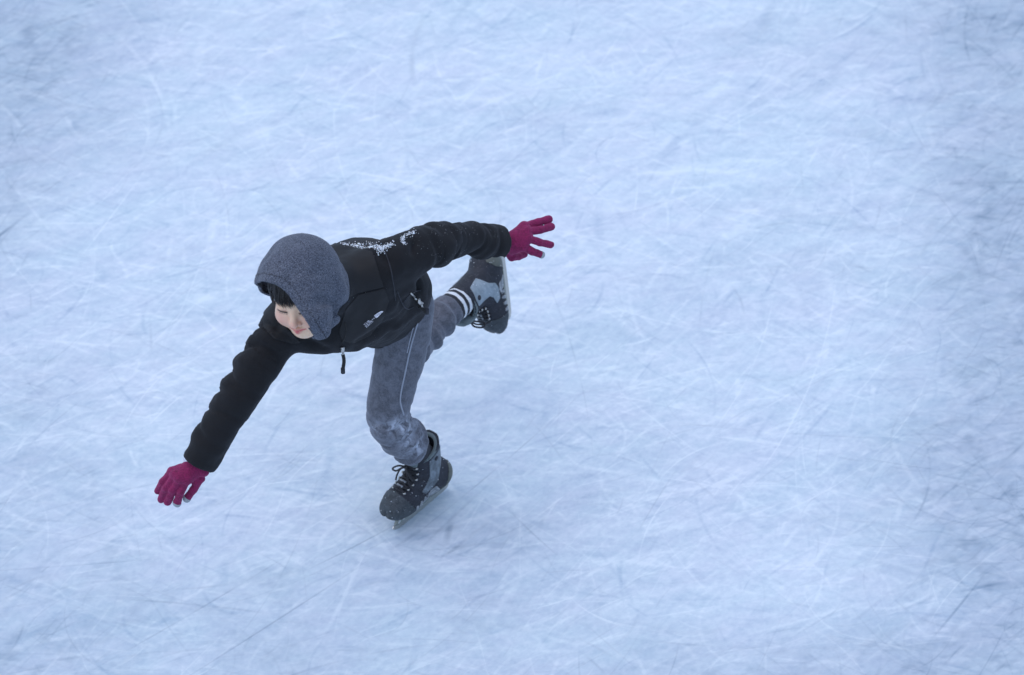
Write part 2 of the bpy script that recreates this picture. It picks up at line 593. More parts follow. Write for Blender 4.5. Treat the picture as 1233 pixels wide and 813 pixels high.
def many(n, Lr, cu, wr, amr, A, H=0.0, by_wear_vignette=False, long_p=0.0, sign=1):
    """n curved marks added to field A (and H times as much to the relief)"""
    st = Strokes(); sh_ = Strokes(); k = 0
    while k < n:
        x, y = rpos()
        if by_wear_vignette and rng.uniform() > wear_vignette_at(x, y) ** 1.3: continue
        k += 1
        a = main_dir(); L = rng.uniform(*Lr)
        if rng.uniform() < long_p: L *= rng.uniform(2, 4)
        c_ = rng.normal(0, cu) / max(1, L / .3); w = rng.uniform(*wr); am = rng.uniform(*amr)
        if sign == 0: am *= rng.choice([-1, 1])
        st.arc(x, y, a, L, c_, w, am)
        if H: sh_.arc(x, y, a, L, c_, w, am * H)
    st.add(A)
    if H: sh_.add(hgt)
many(1000, (.10, .45), 4, (.014, .045), (.04, .14), frost, 0, sign=0)
many(1900, (.05, .20), 4, (.006, .016), (.08, .26), frost, .9, long_p=.12)
many(1100, (.06, .25), 5, (.004, .010), (.07, .22), frost, .9, sign=-1 if False else 1, long_p=.2)
neg = np.zeros_like(frost); many(1300, (.05, .25), 5, (.004, .012), (.08, .26), neg, -.7, long_p=.15); frost -= neg
many(420, (.3, .9), 2, (.003, .004), (.10, .30), frost, 1.0)
many(1000, (.05, .30), 4, (.003, .004), (.08, .30), dark, -1.2, long_p=.2)
many(380, (.10, .35), 4, (.008, .03), (.03, .11), dark)
many(340, (.05, .35), 2.5, (.003, .0031), (.12, .40), dark, -1.0, long_p=.15)
many(300, (.05, .35), 2.5, (.003, .0031), (.15, .42), frost, 1.0, long_p=.15)
many(1700, (.04, .22), 4, (.003, .009), (.09, .34), dark, -1.0, by_wear_vignette=True, long_p=.1)
many(700, (.08, .30), 4, (.012, .045), (.04, .13), dark, by_wear_vignette=True)
many(500, (.03, .16), 4, (.003, .006), (.10, .3), frost, 1.0, by_wear_vignette=True)
# a few long sweeping cuts seen in the photo (far right arc, near the foot, lower left)
st = Strokes(); sh_ = Strokes()
def seen(px, py, ang, L, cu, w, am):
    # image point to the ice
    ray = np.array([(px - 616.5) / PPM, (406.5 - py) / PPM])
    k_ = (-OV + DIST) ; c_ = None
    # solve X=ray*(DIST-c)/DIST, V+c=OV
    c = (OV - ray[1]) / (1 - ray[1] / DIST)
    s_ = (DIST - c) / DIST
    p = w_from_v(np.array([ray[0] * s_, ray[1] * s_, c]))
    st.arc(p[0], p[1], ang, L, cu, w, am * 1.7); sh_.arc(p[0], p[1], ang, L, cu, w, -am * 1.7)
seen(1165, 40, 1.5, .35, -1.8, .007, .35)
seen(440, 650, .62, .42, .25, .004, .45)
seen(330, 748, .72, .8, .05, .004, .35)
seen(235, 735, .68, .7, .1, .004, .3)
seen(90, 680, .10, .5, .1, .004, .3)
seen(225, 728, -.12, .5, -.3, .006, .3)
seen(1110, 590, 1.3, .4, 2.3, .006, .22)
seen(10, 275, .9, .18, 0, .012, .5)
seen(1150, 735, .95, .35, .2, .006, .4)
seen(640, 640, -.9, .25, .5, .004, .35)
seen(560, 650, .8, .2, .5, .012, .3)
seen(540, 640, 1.4, .1, 0, .02, .3)
seen(950, 520, -.1, .7, .2, .005, .25)
seen(850, 345, 1.4, .4, -.6, .006, .15)
seen(600, 560, .86, .9, .12, .005, .3)
seen(565, 605, .9, .5, -.2, .01, .2)
seen(488, 650, .75, .12, .3, .012, .45)
seen(525, 640, .3, .16, -2, .02, .25)
seen(500, 60, 1.5, .35, -1.6, .02, .2)
st.add(dark); sh_.add(hgt)
# streaky background grain
g = .5 * sm_noise(.16, .018, 11, .2) + .45 * sm_noise(.13, .014, 12, .75) + .4 * sm_noise(.11, .013, 13, -.4) + .45 * sm_noise(.3, .2, 14) + .3 * sm_noise(.06, .008, 15, .1) + .25 * sm_noise(.05, .007, 16, 1.0)
fine = .5 * sm_noise(.016, .010, 21) + .5 * sm_noise(.008, .008, 22)
frost = np.clip(frost, -.5, .9) + .085 * g + .11 * fine
dark = np.clip(dark, 0, 1.0) + np.clip(wear_vignette - .2, 0, 1) * (.08 + .12 * np.clip(sm_noise(.05, .025, 31, .3) + .6 * sm_noise(.02, .012, 32, .8), 0, 1)) 
hgt = np.clip(hgt, -1, 1.2) + .06 * g + .16 * fine
dark = dark + np.clip(sm_noise(.05, .03, 111, .4) + .7 * sm_noise(.018, .012, 112, .2) - .2, 0, 1) * (.015 + .20 * wear_vignette) + .30 * np.clip(wear_vignette, 0, 1.1)  # smooth last term puts the corner vignette into the ice colour
# beyond the fine part the marks carry on, on a coarser grid, and thin out far away
def fold(c, lo, hst, n):
    i = np.abs(np.round((c - lo) / hst).astype(int)) % (2 * (n - 1))
    return np.where(i >= n, 2 * (n - 1) - i, i)
FI, FJ = fold(gx, XL, HX, NX), fold(gy, YL, HY, NY)
far_x = np.maximum(np.maximum(XL - gx, gx - XH), 0); far_y = np.maximum(np.maximum(YL - gy, gy - YH), 0)
keep = np.clip(2.6 - np.maximum(far_x[:, None], far_y[None, :]), 0, 1)
def pad(A):
    m = float(A.mean())
    return m + (A[np.ix_(FI, FJ)] - m) * keep
GX, GY = np.meshgrid(gx, gy, indexing='ij')
V = np.stack([GX, GY, pad(hgt) * .0015 - .0013], -1).reshape(-1, 3)
ix = np.arange(len(gx) * len(gy)).reshape(len(gx), len(gy))
F = np.stack([ix[:-1, :-1], ix[1:, :-1], ix[1:, 1:], ix[:-1, 1:]], -1).reshape(-1, 4)
M_ice, nt, b = mat('scratched_ice', (.7, .8, .93), .4)
tc = nt.nodes.new('ShaderNodeTexCoord')
vec = tc.outputs['Object']
def mapped(rot, sx, sy):
    m = nt.nodes.new('ShaderNodeMapping'); m.vector_type = 'TEXTURE'
    m.inputs['Rotation'].default_value = (0, 0, rot); m.inputs['Scale'].default_value = (sx, sy, 1)
    nt.links.new(vec, m.inputs['Vector']); return m.outputs[0]
n1 = nnode(nt, 22, 5, .65, mapped(.2, 5, 1)); n2 = nnode(nt, 22, 5, .65, mapped(.85, 5, 1)); n3 = nnode(nt, 3.2, 6, .75, mapped(.3, 1.8, 1)); n4 = nnode(nt, 170, 4, .75, mapped(.35, 1.8, 1))
streak = mathn(nt, 'ADD', mathn(nt, 'MULTIPLY', n1, .5), mathn(nt, 'MULTIPLY', n2, .5))
fr = mathn(nt, 'ADD', mathn(nt, 'ADD', mathn(nt, 'MULTIPLY', attr(nt, 'frost'), 1.75), .58), mathn(nt, 'MULTIPLY', mathn(nt, 'SUBTRACT', streak, .5), .45))
fr = mathn(nt, 'ADD', fr, mathn(nt, 'MULTIPLY', mathn(nt, 'SUBTRACT', n4, .5), .55), True)
tone = ramp(nt, n3, [(.38, (.40, .53, .645)), (.62, (.44, .53, .655))])
tone2 = ramp(nt, n3, [(.38, (.71, .81, .865)), (.62, (.74, .80, .875))])
c = mixc(nt, fr, tone, tone2)
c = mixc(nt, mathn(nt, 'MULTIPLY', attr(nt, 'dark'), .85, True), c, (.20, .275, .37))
nt.links.new(c, b.inputs['Base Color'])
rr = mathn(nt, 'ADD', .38, mathn(nt, 'MULTIPLY', fr, .35))
nt.links.new(rr, b.inputs['Roughness'])
b.inputs['Specular IOR Level'].default_value = .3
b.inputs['IOR'].default_value = 1.31
bump(nt, b, mathn(nt, 'ADD', streak, mathn(nt, 'MULTIPLY', n4, 1.1)), .22, .0018)
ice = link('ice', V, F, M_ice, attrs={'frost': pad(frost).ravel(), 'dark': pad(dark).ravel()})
ice['kind'] = 'structure'
#@@ENDICE
def poly_sd(px, py, poly):
    poly = np.array(poly, float)
    d = np.full(len(px), 1e9); s_ = np.ones(len(px))
    n = len(poly)
    for i in range(n):
        a = poly[i]; b = poly[i - 1]
        e = b - a; wx = px - a[0]; wy = py - a[1]
        t = np.clip((wx * e[0] + wy * e[1]) / (e @ e), 0, 1)
        bx = wx - e[0] * t; by = wy - e[1] * t
        d = np.minimum(d, bx * bx + by * by)
        c1 = py >= a[1]; c2 = py < b[1]; c3 = e[0] * wy > e[1] * wx
        s_ = np.where((c1 & c2 & c3) | (~c1 & ~c2 & ~c3), -s_, s_)
    return s_ * np.sqrt(d)
# ------------------------------------------------------------------ the skater: joints in view axes
SHL, SHR = Q(480, 311, .69), Q(343, 392, .69)
NECK = Q(406, 350, .71)
PEL = Q(466, 362, .36)
HIPL, HIPR = Q(490, 378, .39), Q(452, 340, .34)
KNL = v_from_w(np.array([-.068, -.004, .388])); ANL = v_from_w(np.array([.030, .071, .145]))
KNR = v_from_w(np.array([-.028, .25, .412])); ANR = v_from_w(np.array([.095, .485, .335]))
ELR, WRR = Q(290, 472, .70), Q(238, 557, .66)
ELL, WRL = Q(554, 288, .54), Q(606, 293, .41)
l_s = nrm(SHL - SHR); u_s = nrm(NECK - PEL); f_s = nrm(np.cross(l_s, u_s))

def bbox(parts, m=.03):
    P = np.vstack(parts)
    return P.min(0) - m, P.max(0) + m

# ---- head frame
HC = Q(367, 347, .86)
up = nrm((-.15, .74, .64)); gz = np.array((-.30, -.62, .70)); gz = nrm(gz - up * (gz @ up)); lf = np.cross(up, gz)
HM = np.stack([lf, up, gz])             # rows: left, up, forward
SC = 1.03
def to_head(P): return ((P - HC) @ HM.T) / SC
def from_head(p): return HC + (np.asarray(p, float) * SC) @ HM
def f_head(P):
    p = to_head(P)
    d = ellips(p, (0, .035, -.012), (.073, .080, .088))
    d = smin(d, ellips(p, (0, -.018, .022), (.059, .082, .062)), .03)
    d = smin(d, ellips(p, (0, -.084, .050), (.026, .020, .024)), .03)
    q = p.copy(); q[:, 0] = np.abs(q[:, 0])
    d = smin(d, sphere(q, (.034, -.038, .054), .027), .02)
    d = smin(d, cone(p, (-.02, .024, .078), (.02, .024, .078), .008, .008), .02)
    d = -smin(-d, sphere(q, (.030, .004, .100), .017), .014)          # eye sockets
    d = smin(d, ellips(q, (.030, .000, .068), (.0155, .0115, .0140)), .004)    # lids over the eyes
    d = smin(d, cone(p, (0, .006, .078), (0, -.028, .094), .0065, .0095), .010)
    d = smin(d, ellips(p, (0, -.033, .095), (.0105, .0085, .0095)), .004)
    d = smin(d, sphere(q, (.0105, -.036, .087), .0062), .005)
    d = -smin(-d, ellips(q, (.0055, -.0425, .093), (.003, .0025, .004)), .002)
    d = smin(d, cone(q, (0, -.0560, .0855), (.021, -.0555, .076), .0052, .0028), .004)
    d = smin(d, cone(q, (0, -.0655, .0835), (.018, -.0595, .077), .0062, .0030), .004)
    d = -smin(-d, cone(q, (0, -.0608, .0905), (.021, -.0572, .080), .0016, .0012), .003)
    # ears
    d = smin(d, ellips(q, (.068, -.005, -.012), (.007, .024, .015)), .006)
    # neck
    nb = to_head(NECK[None])[0]
    d = smin(d, cone(p, (0, -.06, -.01), nb, .042, .045), .03)
    return d * SC
tb = {}
tb['torso'] = Tube([HIPL * .5 + HIPR * .5, PEL + u_s * .03, PEL * .55 + NECK * .45, NECK - u_s * .06, NECK - u_s * .01], [.08, .085, .09, .085, .045], [.07, .072, .075, .065, .045], l_s)
def f_body(P):
    d = f_head(P)
    d = smin(d, tb['torso'](P), .03)
    for a, b, c in ((SHR, ELR, WRR), (SHL, ELL, WRL)):
        d = smin(d, cone(P, NECK * .5 + a * .5, a, .04, .036), .03)
        d = smin(d, cone(P, a, b, .034, .026), .015)
        d = smin(d, cone(P, b, c, .026, .019), .01)
    for a, b, c in ((HIPL, KNL, ANL), (HIPR, KNR, ANR)):
        d = smin(d, cone(P, a, b, .058, .040), .03)
        d = smin(d, cone(P, b, c, .038, .026), .015)
    # simple hands and feet inside gloves and boots
    for G in (GR, GL):
        d = smin(d, cone(P, G['w'], G['palm'], .017, .021), .01)
        for fg in G['fingers']:
            for a, b in zip(fg[:-1], fg[1:]):
                d = smin(d, cone(P, a, b, .0050, .0045), .004)
    for sk in (SK_L, SK_R):
        a = v_from_w(sk.pt((-.040, 0, .12))); b = v_from_w(sk.pt((.055, 0, .075)))
        d = smin(d, cone(P, a, b, .024, .018), .02)
    return d

# ---- gloves: finger chains in view axes
GR = dict(w=Q(237, 560, .665), palm=Q(229, 569, .665), fingers=[
    QQ([(218, 564, .66), (208, 568, .665), (196, 581, .650), (190, 591, .625)]),
    QQ([(221, 568, .67), (212, 572, .677), (200, 588, .657), (194, 601, .625)]),
    QQ([(225, 571, .675), (217, 575, .683), (208, 590, .665), (202, 604, .635)]),
    QQ([(231, 573, .67), (225, 577, .68), (218, 592, .668), (213, 606, .645)]),
    QQ([(240, 566, .65), (241, 576, .655), (233, 589, .655), (225, 600, .645)])], tips=(3, 4))
GL = dict(w=Q(604, 295, .41), palm=Q(618, 293, .40), fingers=[
    QQ([(620, 284, .395), (631, 273, .39), (648, 268, .375), (661, 264, .36)]),
    QQ([(623, 289, .40), (634, 279, .40), (651, 277, .385), (664, 273, .365)]),
    QQ([(623, 294, .405), (635, 287, .405), (650, 292, .395), (663, 295, .375)]),
    QQ([(621, 300, .40), (630, 296, .405), (641, 303, .395), (652, 307, .38)]),
    QQ([(612, 303, .385), (616, 309, .375), (624, 309, .355), (631, 306, .335)])], tips=(3,))
GR['extra'] = [(Q(229, 561, .665), Q(244, 567, .665), .0165, .0165, .01), (Q(232, 570, .663), Q(235, 580, .660), .017, .012, .008)]
GL['extra'] = [(Q(616, 300, .395), Q(624, 296, .40), .016, .012, .01)]
for G_ in (GR, GL):
    G_['extra'] = list(G_['extra']) + [(G_['w'], G_['w'] + nrm(G_['w'] - G_['palm']) * .035, .0205, .022, .01)]
def f_glove(G, cuff_r, tipcut=True):
    def f(P):
        d = cone(P, G['w'], G['palm'], cuff_r, cuff_r * .95)
        ks = [fg[1] for fg in G['fingers'][:4]]
        for a, b in zip(ks[:-1], ks[1:]):
            d = smin(d, cone(P, a, b, .0115, .0115), .008)
        for k in ks:
            d = smin(d, cone(P, G['palm'], k, .016, .0120), .008)
            d = smin(d, cone(P, G['w'], k, .018, .0115), .008)
        for a, b_, ra, rb_, kk in G.get('extra', ()):
            d = smin(d, cone(P, a, b_, ra, rb_), kk)
        for i, fg in enumerate(G['fingers']):
            r = [.0128, .0108, .0098] if i != 4 else [.0145, .0112, .0096]
            for j in range(3):
                d = smin(d, cone(P, fg[j], fg[j + 1], r[j], r[min(j + 1, 2)]), .0035)
        return d
    return f

# ---- skates, built in their own axes: x to the toe, y to the skater's left, z up, blade edge at z = 0
class Skate:
    def __init__(s, org, fwd, upv):
        upv = nrm(upv); fwd = nrm(np.asarray(fwd) - upv * (np.asarray(fwd) @ upv)); left = np.cross(upv, fwd)
        s.M = np.eye(4); s.M[:3, 0] = fwd; s.M[:3, 1] = left; s.M[:3, 2] = upv; s.M[:3, 3] = org
    def pt(s, p): return s.M[:3, :3] @ np.asarray(p, float) + s.M[:3, 3]
def V2W(d):      # direction, view to world
    return w_from_v(np.asarray(d, float)) - w_from_v(np.zeros(3))
ROLL = 0
tv = np.array([-.151, -.17, 0.0])
SK_L = Skate(np.array([.0025, .041, -.0005]), tv, (-.10, .07, 1))
sR = nrm((-.60, -.34, .73)); tR = nrm((.12, -.88, -.33))
uR, fR = V2W(sR), V2W(tR)
SK_R = Skate(w_from_v(Q(611, 338, -.20)), fR, uR)
ANR = v_from_w(SK_R.pt((-.030, 0, .145)))
ANL = v_from_w(SK_L.pt((-.044, 0, .145)))
def f_boot(P, lean=0.0):
    ft = Tube([(-.072, 0, .086), (-.03, 0, .088), (.02, 0, .086), (.060, 0, .083), (.087, 0, .080)], [.041, .040, .044, .048, .040], [.038, .040, .039, .035, .030], (0, 1, 0), 12)
    d = ft(P)
    sh = Tube([(-.045, 0, .09), (-.044 + lean * .2, 0, .13), (-.050 + lean * .6, 0, .17), (-.056 + lean, 0, .225)], [.041, .040, .043, .047], [.042, .045, .050, .055], (0, 1, 0), 10)
    d = smin(d, sh(P), .022)
    d = smin(d, cone(P, (.055, 0, .088), (-.03, 0, .135), .026, .030), .03)
    d = smin(d, sphere(P, (-.078, 0, .083), .037), .02)
    d = np.maximum(d, .050 - P[:, 2])
    # top edge: high at the back, dipping to the front
    top = (P[:, 2] - .205 + (P[:, 0] + .06 - lean) * .35)
    d = np.maximum(d, top)
    inner = np.maximum(sh(P) + .009, .13 - P[:, 2])
    d = np.maximum(d, -inner)
    return d
def build_skate(sk, who, lean=0.0, M_panel=M_panel):
    fb = lambda P: f_boot(P, lean)
    V, F = surface(fb, (-.135, -.07, .04), (.14, .07, .25), .0034)
    V = relax(V, F, 1, .4)
    N = normals(V, F)
    x, y, z = V.T
    wl_ = lambda v: v @ sk.M[:3, :3].T + sk.M[:3, 3]
    boot = link('ice_skate', wl_(V), F, M_boot, root, label='black and grey ice skate ' + who)
    def pn(name, field, off, m, th=.004, **k):
        pv, pf = patch(V, F, N, field, off, th)
        if len(pf): return link(name, wl_(pv), pf, m, boot, **k)
    wob = .0
    # rubber sole rim, toe cap, vamp overlays, side panels, ankle panel
    pn('sole_rim', z - .062 - .05 * np.clip(x - .06, 0, .1), .0022, M_sole)
    pn('toe_cap', np.maximum(.052 - x + .5 * (z - .085) + .2 * np.abs(y), -(z - .066)), .0020, M_toe)
    xs = x - lean * np.clip((z - .10) / .12, 0, 1)
    def zone(name, poly, ysg, off, m, y0=.008, **k):
        pn(name, np.maximum(poly_sd(xs * 1000, z * 1000, np.array(poly) * 1000) / 1000, y0 - ysg), off, m, **k)
    for sgn in (-1, 1):
        ys = y * sgn
        zone('ankle_panel', [(-.094, .196), (-.060, .196), (-.036, .186), (-.030, .160), (-.022, .134), (-.004, .116), (.020, .106), (.012, .094), (-.014, .094), (-.040, .108), (-.060, .134), (-.092, .160)], ys, .0018, M_panel)
        zone('side_panel', [(-.046, .064), (-.030, .092), (-.006, .090), (-.010, .064)], ys, .0016, M_pale)
        for q_ in range(4):
            x0 = -.002 + q_ * .016
            zone('side_rib', [(x0, .064), (x0 - .006 + .002 * q_, .088 - .002 * q_), (x0 + .001 + .002 * q_, .088 - .002 * q_), (x0 + .010, .064)], ys, .0024, M_pale, .010)
        zone('heel_panel', [(-.125, .064), (-.125, .100), (-.100, .112), (-.080, .096), (-.066, .064)], ys, .0018, M_sole if sgn > 0 else M_panel)
        # piping along the eyelet row
        fe = np.abs((np.abs(y) - .018 - .05 * np.clip(.12 - z, -.1, .1))) - .0045
        pn('eyelet_strip', np.maximum(np.maximum(fe, -ys), np.maximum(.092 - z, np.maximum(x - .048, -(x + .035)))), .0022, M_boot)
    # padding and tongue
    g = Geo()
    for k_ in range(1):
        tg = [(-.004 + lean * .6, 0, .165), (-.010 + lean * .8, 0, .190), (-.012 + lean, 0, .214), (-.014 + lean * 1.1, 0, .228)]
        g.tube(tg, [.020, .027, .029, .024], 16, (0, 1, 0), 1.0)
    gv = np.vstack(g.V)
    # flatten the tongue front to back
    gv[:, 0] = (gv[:, 0] + .012 - lean) * .42 - .012 + lean
    g.V = [gv]
    g.build('tongue', M_pad, boot, M=sk.M)
    cv = []
    lin = Geo()
    ang = np.linspace(0, 2 * math.pi, 29)
    ring = [(-.055 + lean * .9 + .043 * math.cos(a), .0400 * math.sin(a), .203 - .35 * (.043 * math.cos(a) + .005) - .002) for a in ang]
    lin.tube(ring, .0062, 8, (0, 0, 1))
    lin.build('padded_collar', M_pad, boot, M=sk.M)
    # laces: crossing rows and a bow
    bv = BVHTree.FromPolygons([tuple(v) for v in V], [tuple(int(i) for i in f) for f in F])
    def on(px, py, pz, nx, nz, off):
        o = Vector((px + nx * .12, py, pz + nz * .12)); dr = Vector((-nx, 0, -nz)).normalized()
        h = bv.ray_cast(o, dr)
        if h[0] is None: return np.array((px, py, pz))
        return np.array(h[0] + h[1] * off)
    eye = Geo(); lc = Geo(); ey2 = Geo()
    rows = []
    for k_ in range(7):
        t = k_ / 6
        cx = .050 - (.075 - lean * .8) * t; cz = .100 + .085 * t
        w = .019 + .003 * math.sin(t * 3)
        nx_n, nz_n = nrm((.55 + .4 * t, .9 - .55 * t))
        L = on(cx, w, cz, nx_n, nz_n, .0035); R_ = on(cx, -w, cz, nx_n, nz_n, .0035); C_ = on(cx, 0, cz, nx_n, nz_n, .0075)
        rows.append((L, R_, C_))
    for k_, (L, R_, C_) in enumerate(rows):
        for p in (L, R_):
            ey2 = Geo(); ey2.tube([p - np.array((.0, .0, .002)), p + np.array((.001, 0, .002))], .0042, 10, (1, 0, 0)); ey2.build('eyelet', M_metal, boot, M=sk.M)
        if k_ < len(rows) - 1:
            L2, R2, C2 = rows[k_ + 1]
            mid = (C_ + C2) / 2
            lc.tube(catmull([L, mid + (0, .001, .001), R2], 8), .0030, 6, (0, 0, 1))
            lc.tube(catmull([R_, mid + (.002, 0, .003), L2], 8), .0030, 6, (0, 0, 1))
        lc.tube(catmull([L, C_, R_], 8), .0028, 6, (0, 0, 1))
    L, R_, C_ = rows[-2]
    for sg in (-1, 1):
        k0 = C_ + np.array((.004, 0, .003))
        lp = [k0, k0 + np.array((.014, .016 * sg, .006)), k0 + np.array((.020, .034 * sg, -.010)), k0 + np.array((.012, .030 * sg, -.022)), k0 + np.array((.004, .012 * sg, -.006)), k0]
        lc.tube(catmull(lp, 20), .0026, 6, (0, 0, 1))
        lc.tube(catmull([k0, k0 + np.array((.012, .012 * sg, -.006)), k0 + np.array((.020, .022 * sg, -.030)), k0 + np.array((.018, .030 * sg, -.050))], 14), .0024, 6, (0, 0, 1))
    lc.build('lace', M_lace, boot, M=sk.M)
    tg = Geo()
    for k_ in (1, 2):
        L, R_, C_ = rows[k_]
        a = C_ + np.array((.004, .010, .001)); b_ = C_ + np.array((.004, -.010, .001))
        tg = Geo(); tg.tube([a, b_], .0035, 6, (0, 0, 1), .6)
        tg.build('tongue_tab', M_pale, boot, M=sk.M)
    # ankle rivet
    for sg in (-1, 1):
        h = bv.ray_cast(Vector((-.058 + lean * .7, .2 * sg, .182)), Vector((0, -sg, 0)))
        if h[0] is not None:
            p = np.array(h[0]); rv = Geo(); rv.tube([p - np.array(h[1]) * .002, p + np.array(h[1]) * .0035], [.0080, .0065], 12, (1, 0, 0)); rv.build('ankle_rivet', M_boot, boot, M=sk.M)
    # blade holder: two towers and a bar, the open space between them left open
    hd = Geo()
    hd.prism([(-.092, .052), (-.030, .052), (-.038, .040), (-.050, .030), (-.086, .030), (-.098, .040)], -.011, .011, 1, .003)
    hd.prism([(.020, .052), (.098, .052), (.100, .042), (.088, .030), (.050, .030), (.032, .040)], -.012, .012, 1, .003)
    hd.prism([(-.094, .0305), (.090, .0305), (.098, .022), (.094, .0175), (-.096, .0175), (-.100, .023)], -.0045, .0045, 1, .0015)
    # ribs on both faces
    rb = Geo()
    for sg in (-1, 1):
        for x0 in (-.082, -.066, -.050, .038, .054, .070, .086):
            rb = Geo()
            rb.prism([(x0 - .003, .050), (x0 + .003, .050), (x0 + .009, .032), (x0 + .003, .032)], sg * .0105 if sg < 0 else .0105, sg * .0145 if sg < 0 else .0145, 1, .0008)
            rb.build('holder_rib', M_rib, boot, smooth=False, M=sk.M)
    hd.build('blade_holder', M_holder, boot, smooth=False, M=sk.M)
    bl = Geo()
    prof = [(-.112, .010), (-.106, .0035), (-.093, .0008), (-.05, .0001), (0, 0), (.06, .0002), (.090, .002), (.103, .008), (.108, .016), (.102, .020), (-.104, .020), (-.111, .017)]
    bl.prism(prof, -.0015, .0015, 1)
    bl.build('blade', M_steel, boot, smooth=False, M=sk.M)
    return boot, V, N
skL = build_skate(SK_L, 'standing on the ice', .020)
skR = build_skate(SK_R, 'lifted behind, toe pointing down', .055, M_panel_l)

# ---- body, one continuous surface
lo, hi = bbox([HC[None] - .13, HC[None] + .13, QQ([(185, 612, .6)]), GL['fingers'][1], KNL[None], ANL[None], ANR[None], KNR[None], v_from_w(SK_L.pt((.06, 0, .07)))[None], v_from_w(SK_R.pt((.06, 0, .07)))[None], v_from_w(SK_R.pt((.0, 0, .05)))[None]], .05)
V, F = surface(f_body, lo, hi, .0042, 1)
keep_far = None
# finer head on its own would break the one surface, so the head is refined by projecting a subdivided copy
def subdivide_region(V, F, mask):
    """split quads whose corners are all in mask into four (one surface, edges fan to the coarse side)"""
    sel = mask[F].any(1)
    ed = {}
    V = list(V); out = []
    def mid(a, b):
        k = (a, b) if a < b else (b, a)
        if k not in ed: ed[k] = len(V); V.append((V[a] + V[b]) / 2)
        return ed[k]
    S_ = F[sel]
    for q in S_:
        q = [int(i) for i in q]
        m = [mid(q[i], q[(i + 1) % 4]) for i in range(4)]
        c = len(V); V.append((V[q[0]] + V[q[1]] + V[q[2]] + V[q[3]]) / 4)
        for i in range(4): out.append((q[i], m[i], c, m[i - 1]))
    for q in F[~sel]:
        q = [int(i) for i in q]; poly = []
        for i in range(4):
            a, b = q[i], q[(i + 1) % 4]; poly.append(a)
            k = (a, b) if a < b else (b, a)
            if k in ed: poly.append(ed[k])
        out.append(tuple(poly))
    return np.array(V), out
ph = to_head(V)
face = (ph[:, 2] > .03) & (np.abs(ph[:, 0]) < .075) & (ph[:, 1] > -.11) & (ph[:, 1] < .06)
V, Fl = subdivide_region(V, F, face)
ph = to_head(V)
face = (ph[:, 2] > .02) & (np.abs(ph[:, 0]) < .085) & (ph[:, 1] > -.12) & (ph[:, 1] < .07)
vi = np.where(face)[0]
for _ in range(3):
    P = V[vi]; d0 = f_head(P); e = .0004
    g = np.stack([f_head(P + e * np.eye(3)[k]) - d0 for k in range(3)], 1) / e
    V[vi] = P - np.clip(d0 / np.maximum((g * g).sum(1), .3), -.002, .002)[:, None] * g * .9
ph = to_head(V); q = ph.copy(); q[:, 0] = np.abs(q[:, 0])
def gss(d, w): return np.exp(-np.clip(d / w, 0, 9) ** 2)
lipd = np.minimum(cone(q, (0, -.0565, .086), (.020, -.0565, .077), .004, .0016), cone(q, (0, -.0655, .084), (.0175, -.0600, .077), .0048, .0014))
lip = np.clip(1.25 - lipd / .0014, 0, 1) * (np.abs(ph[:, 2] - .084) < .02)
blush = .9 * gss(np.linalg.norm(q - (.036, -.034, .075), axis=1), .026) + .8 * gss(np.linalg.norm(q - (0, -.033, .10), axis=1), .014)
lid = np.clip(1 - np.abs(q[:, 1] + .004 + 10 * (q[:, 0] - .03) ** 2) / .004, 0, 1) * (np.abs(q[:, 0] - .03) < .017) * (ph[:, 2] > .05)
body = linkv('body', V, Fl, M_skin, root, attrs={'lip': lip, 'blush': np.clip(blush, 0, 1), 'lid': lid})
bvh_head = BVHTree.FromPolygons([tuple(v) for v in V], Fl)
def face_pt(a, b, off=.0):
    o = from_head((a, b, .25)); dr = -gz
    h = bvh_head.ray_cast(Vector(o), Vector(dr))
    if h[0] is None: return from_head((a, b, .08))
    return np.array(h[0]) + gz * off
# brows and lash lines
for sg in (-1, 1):
    g = Geo()
    for k_ in range(26):
        t = k_ / 25
        a = sg * (.014 + .031 * t); bb = .0165 + .006 * math.sin(t * 2.4) - .003 * t
        p0 = face_pt(a, bb - .0012, .0004); p1 = face_pt(a + sg * .005, bb + .0014 * (1 - t), .0012)
        g.tube([w_from_v(p0), w_from_v((p0 + p1) / 2 + gz * .0003), w_from_v(p1)], [.0006, .0007, .0002], 4)
    g.build('eyebrow', M_hair, root)
    g = Geo()
    pts = [face_pt(sg * (.030 + .0155 * u), -.0065 - .0025 * (1 - u * u), .0009) for u in np.linspace(-1, 1, 11)]
    g.tube(w_from_v(np.array(pts)), [.0005] + [.0014] * 9 + [.0008], 6)
    for u in np.linspace(-.9, .95, 16):
        p = face_pt(sg * (.030 + .0155 * u), -.0065 - .0025 * (1 - u * u), .0009)
        tip = p + gz * .0035 - up * .0045 + lf * sg * u * .002
        g.tube([w_from_v(p), w_from_v(tip)], [.0004, .00015], 3)
    g.build('eyelash', M_hair, root)
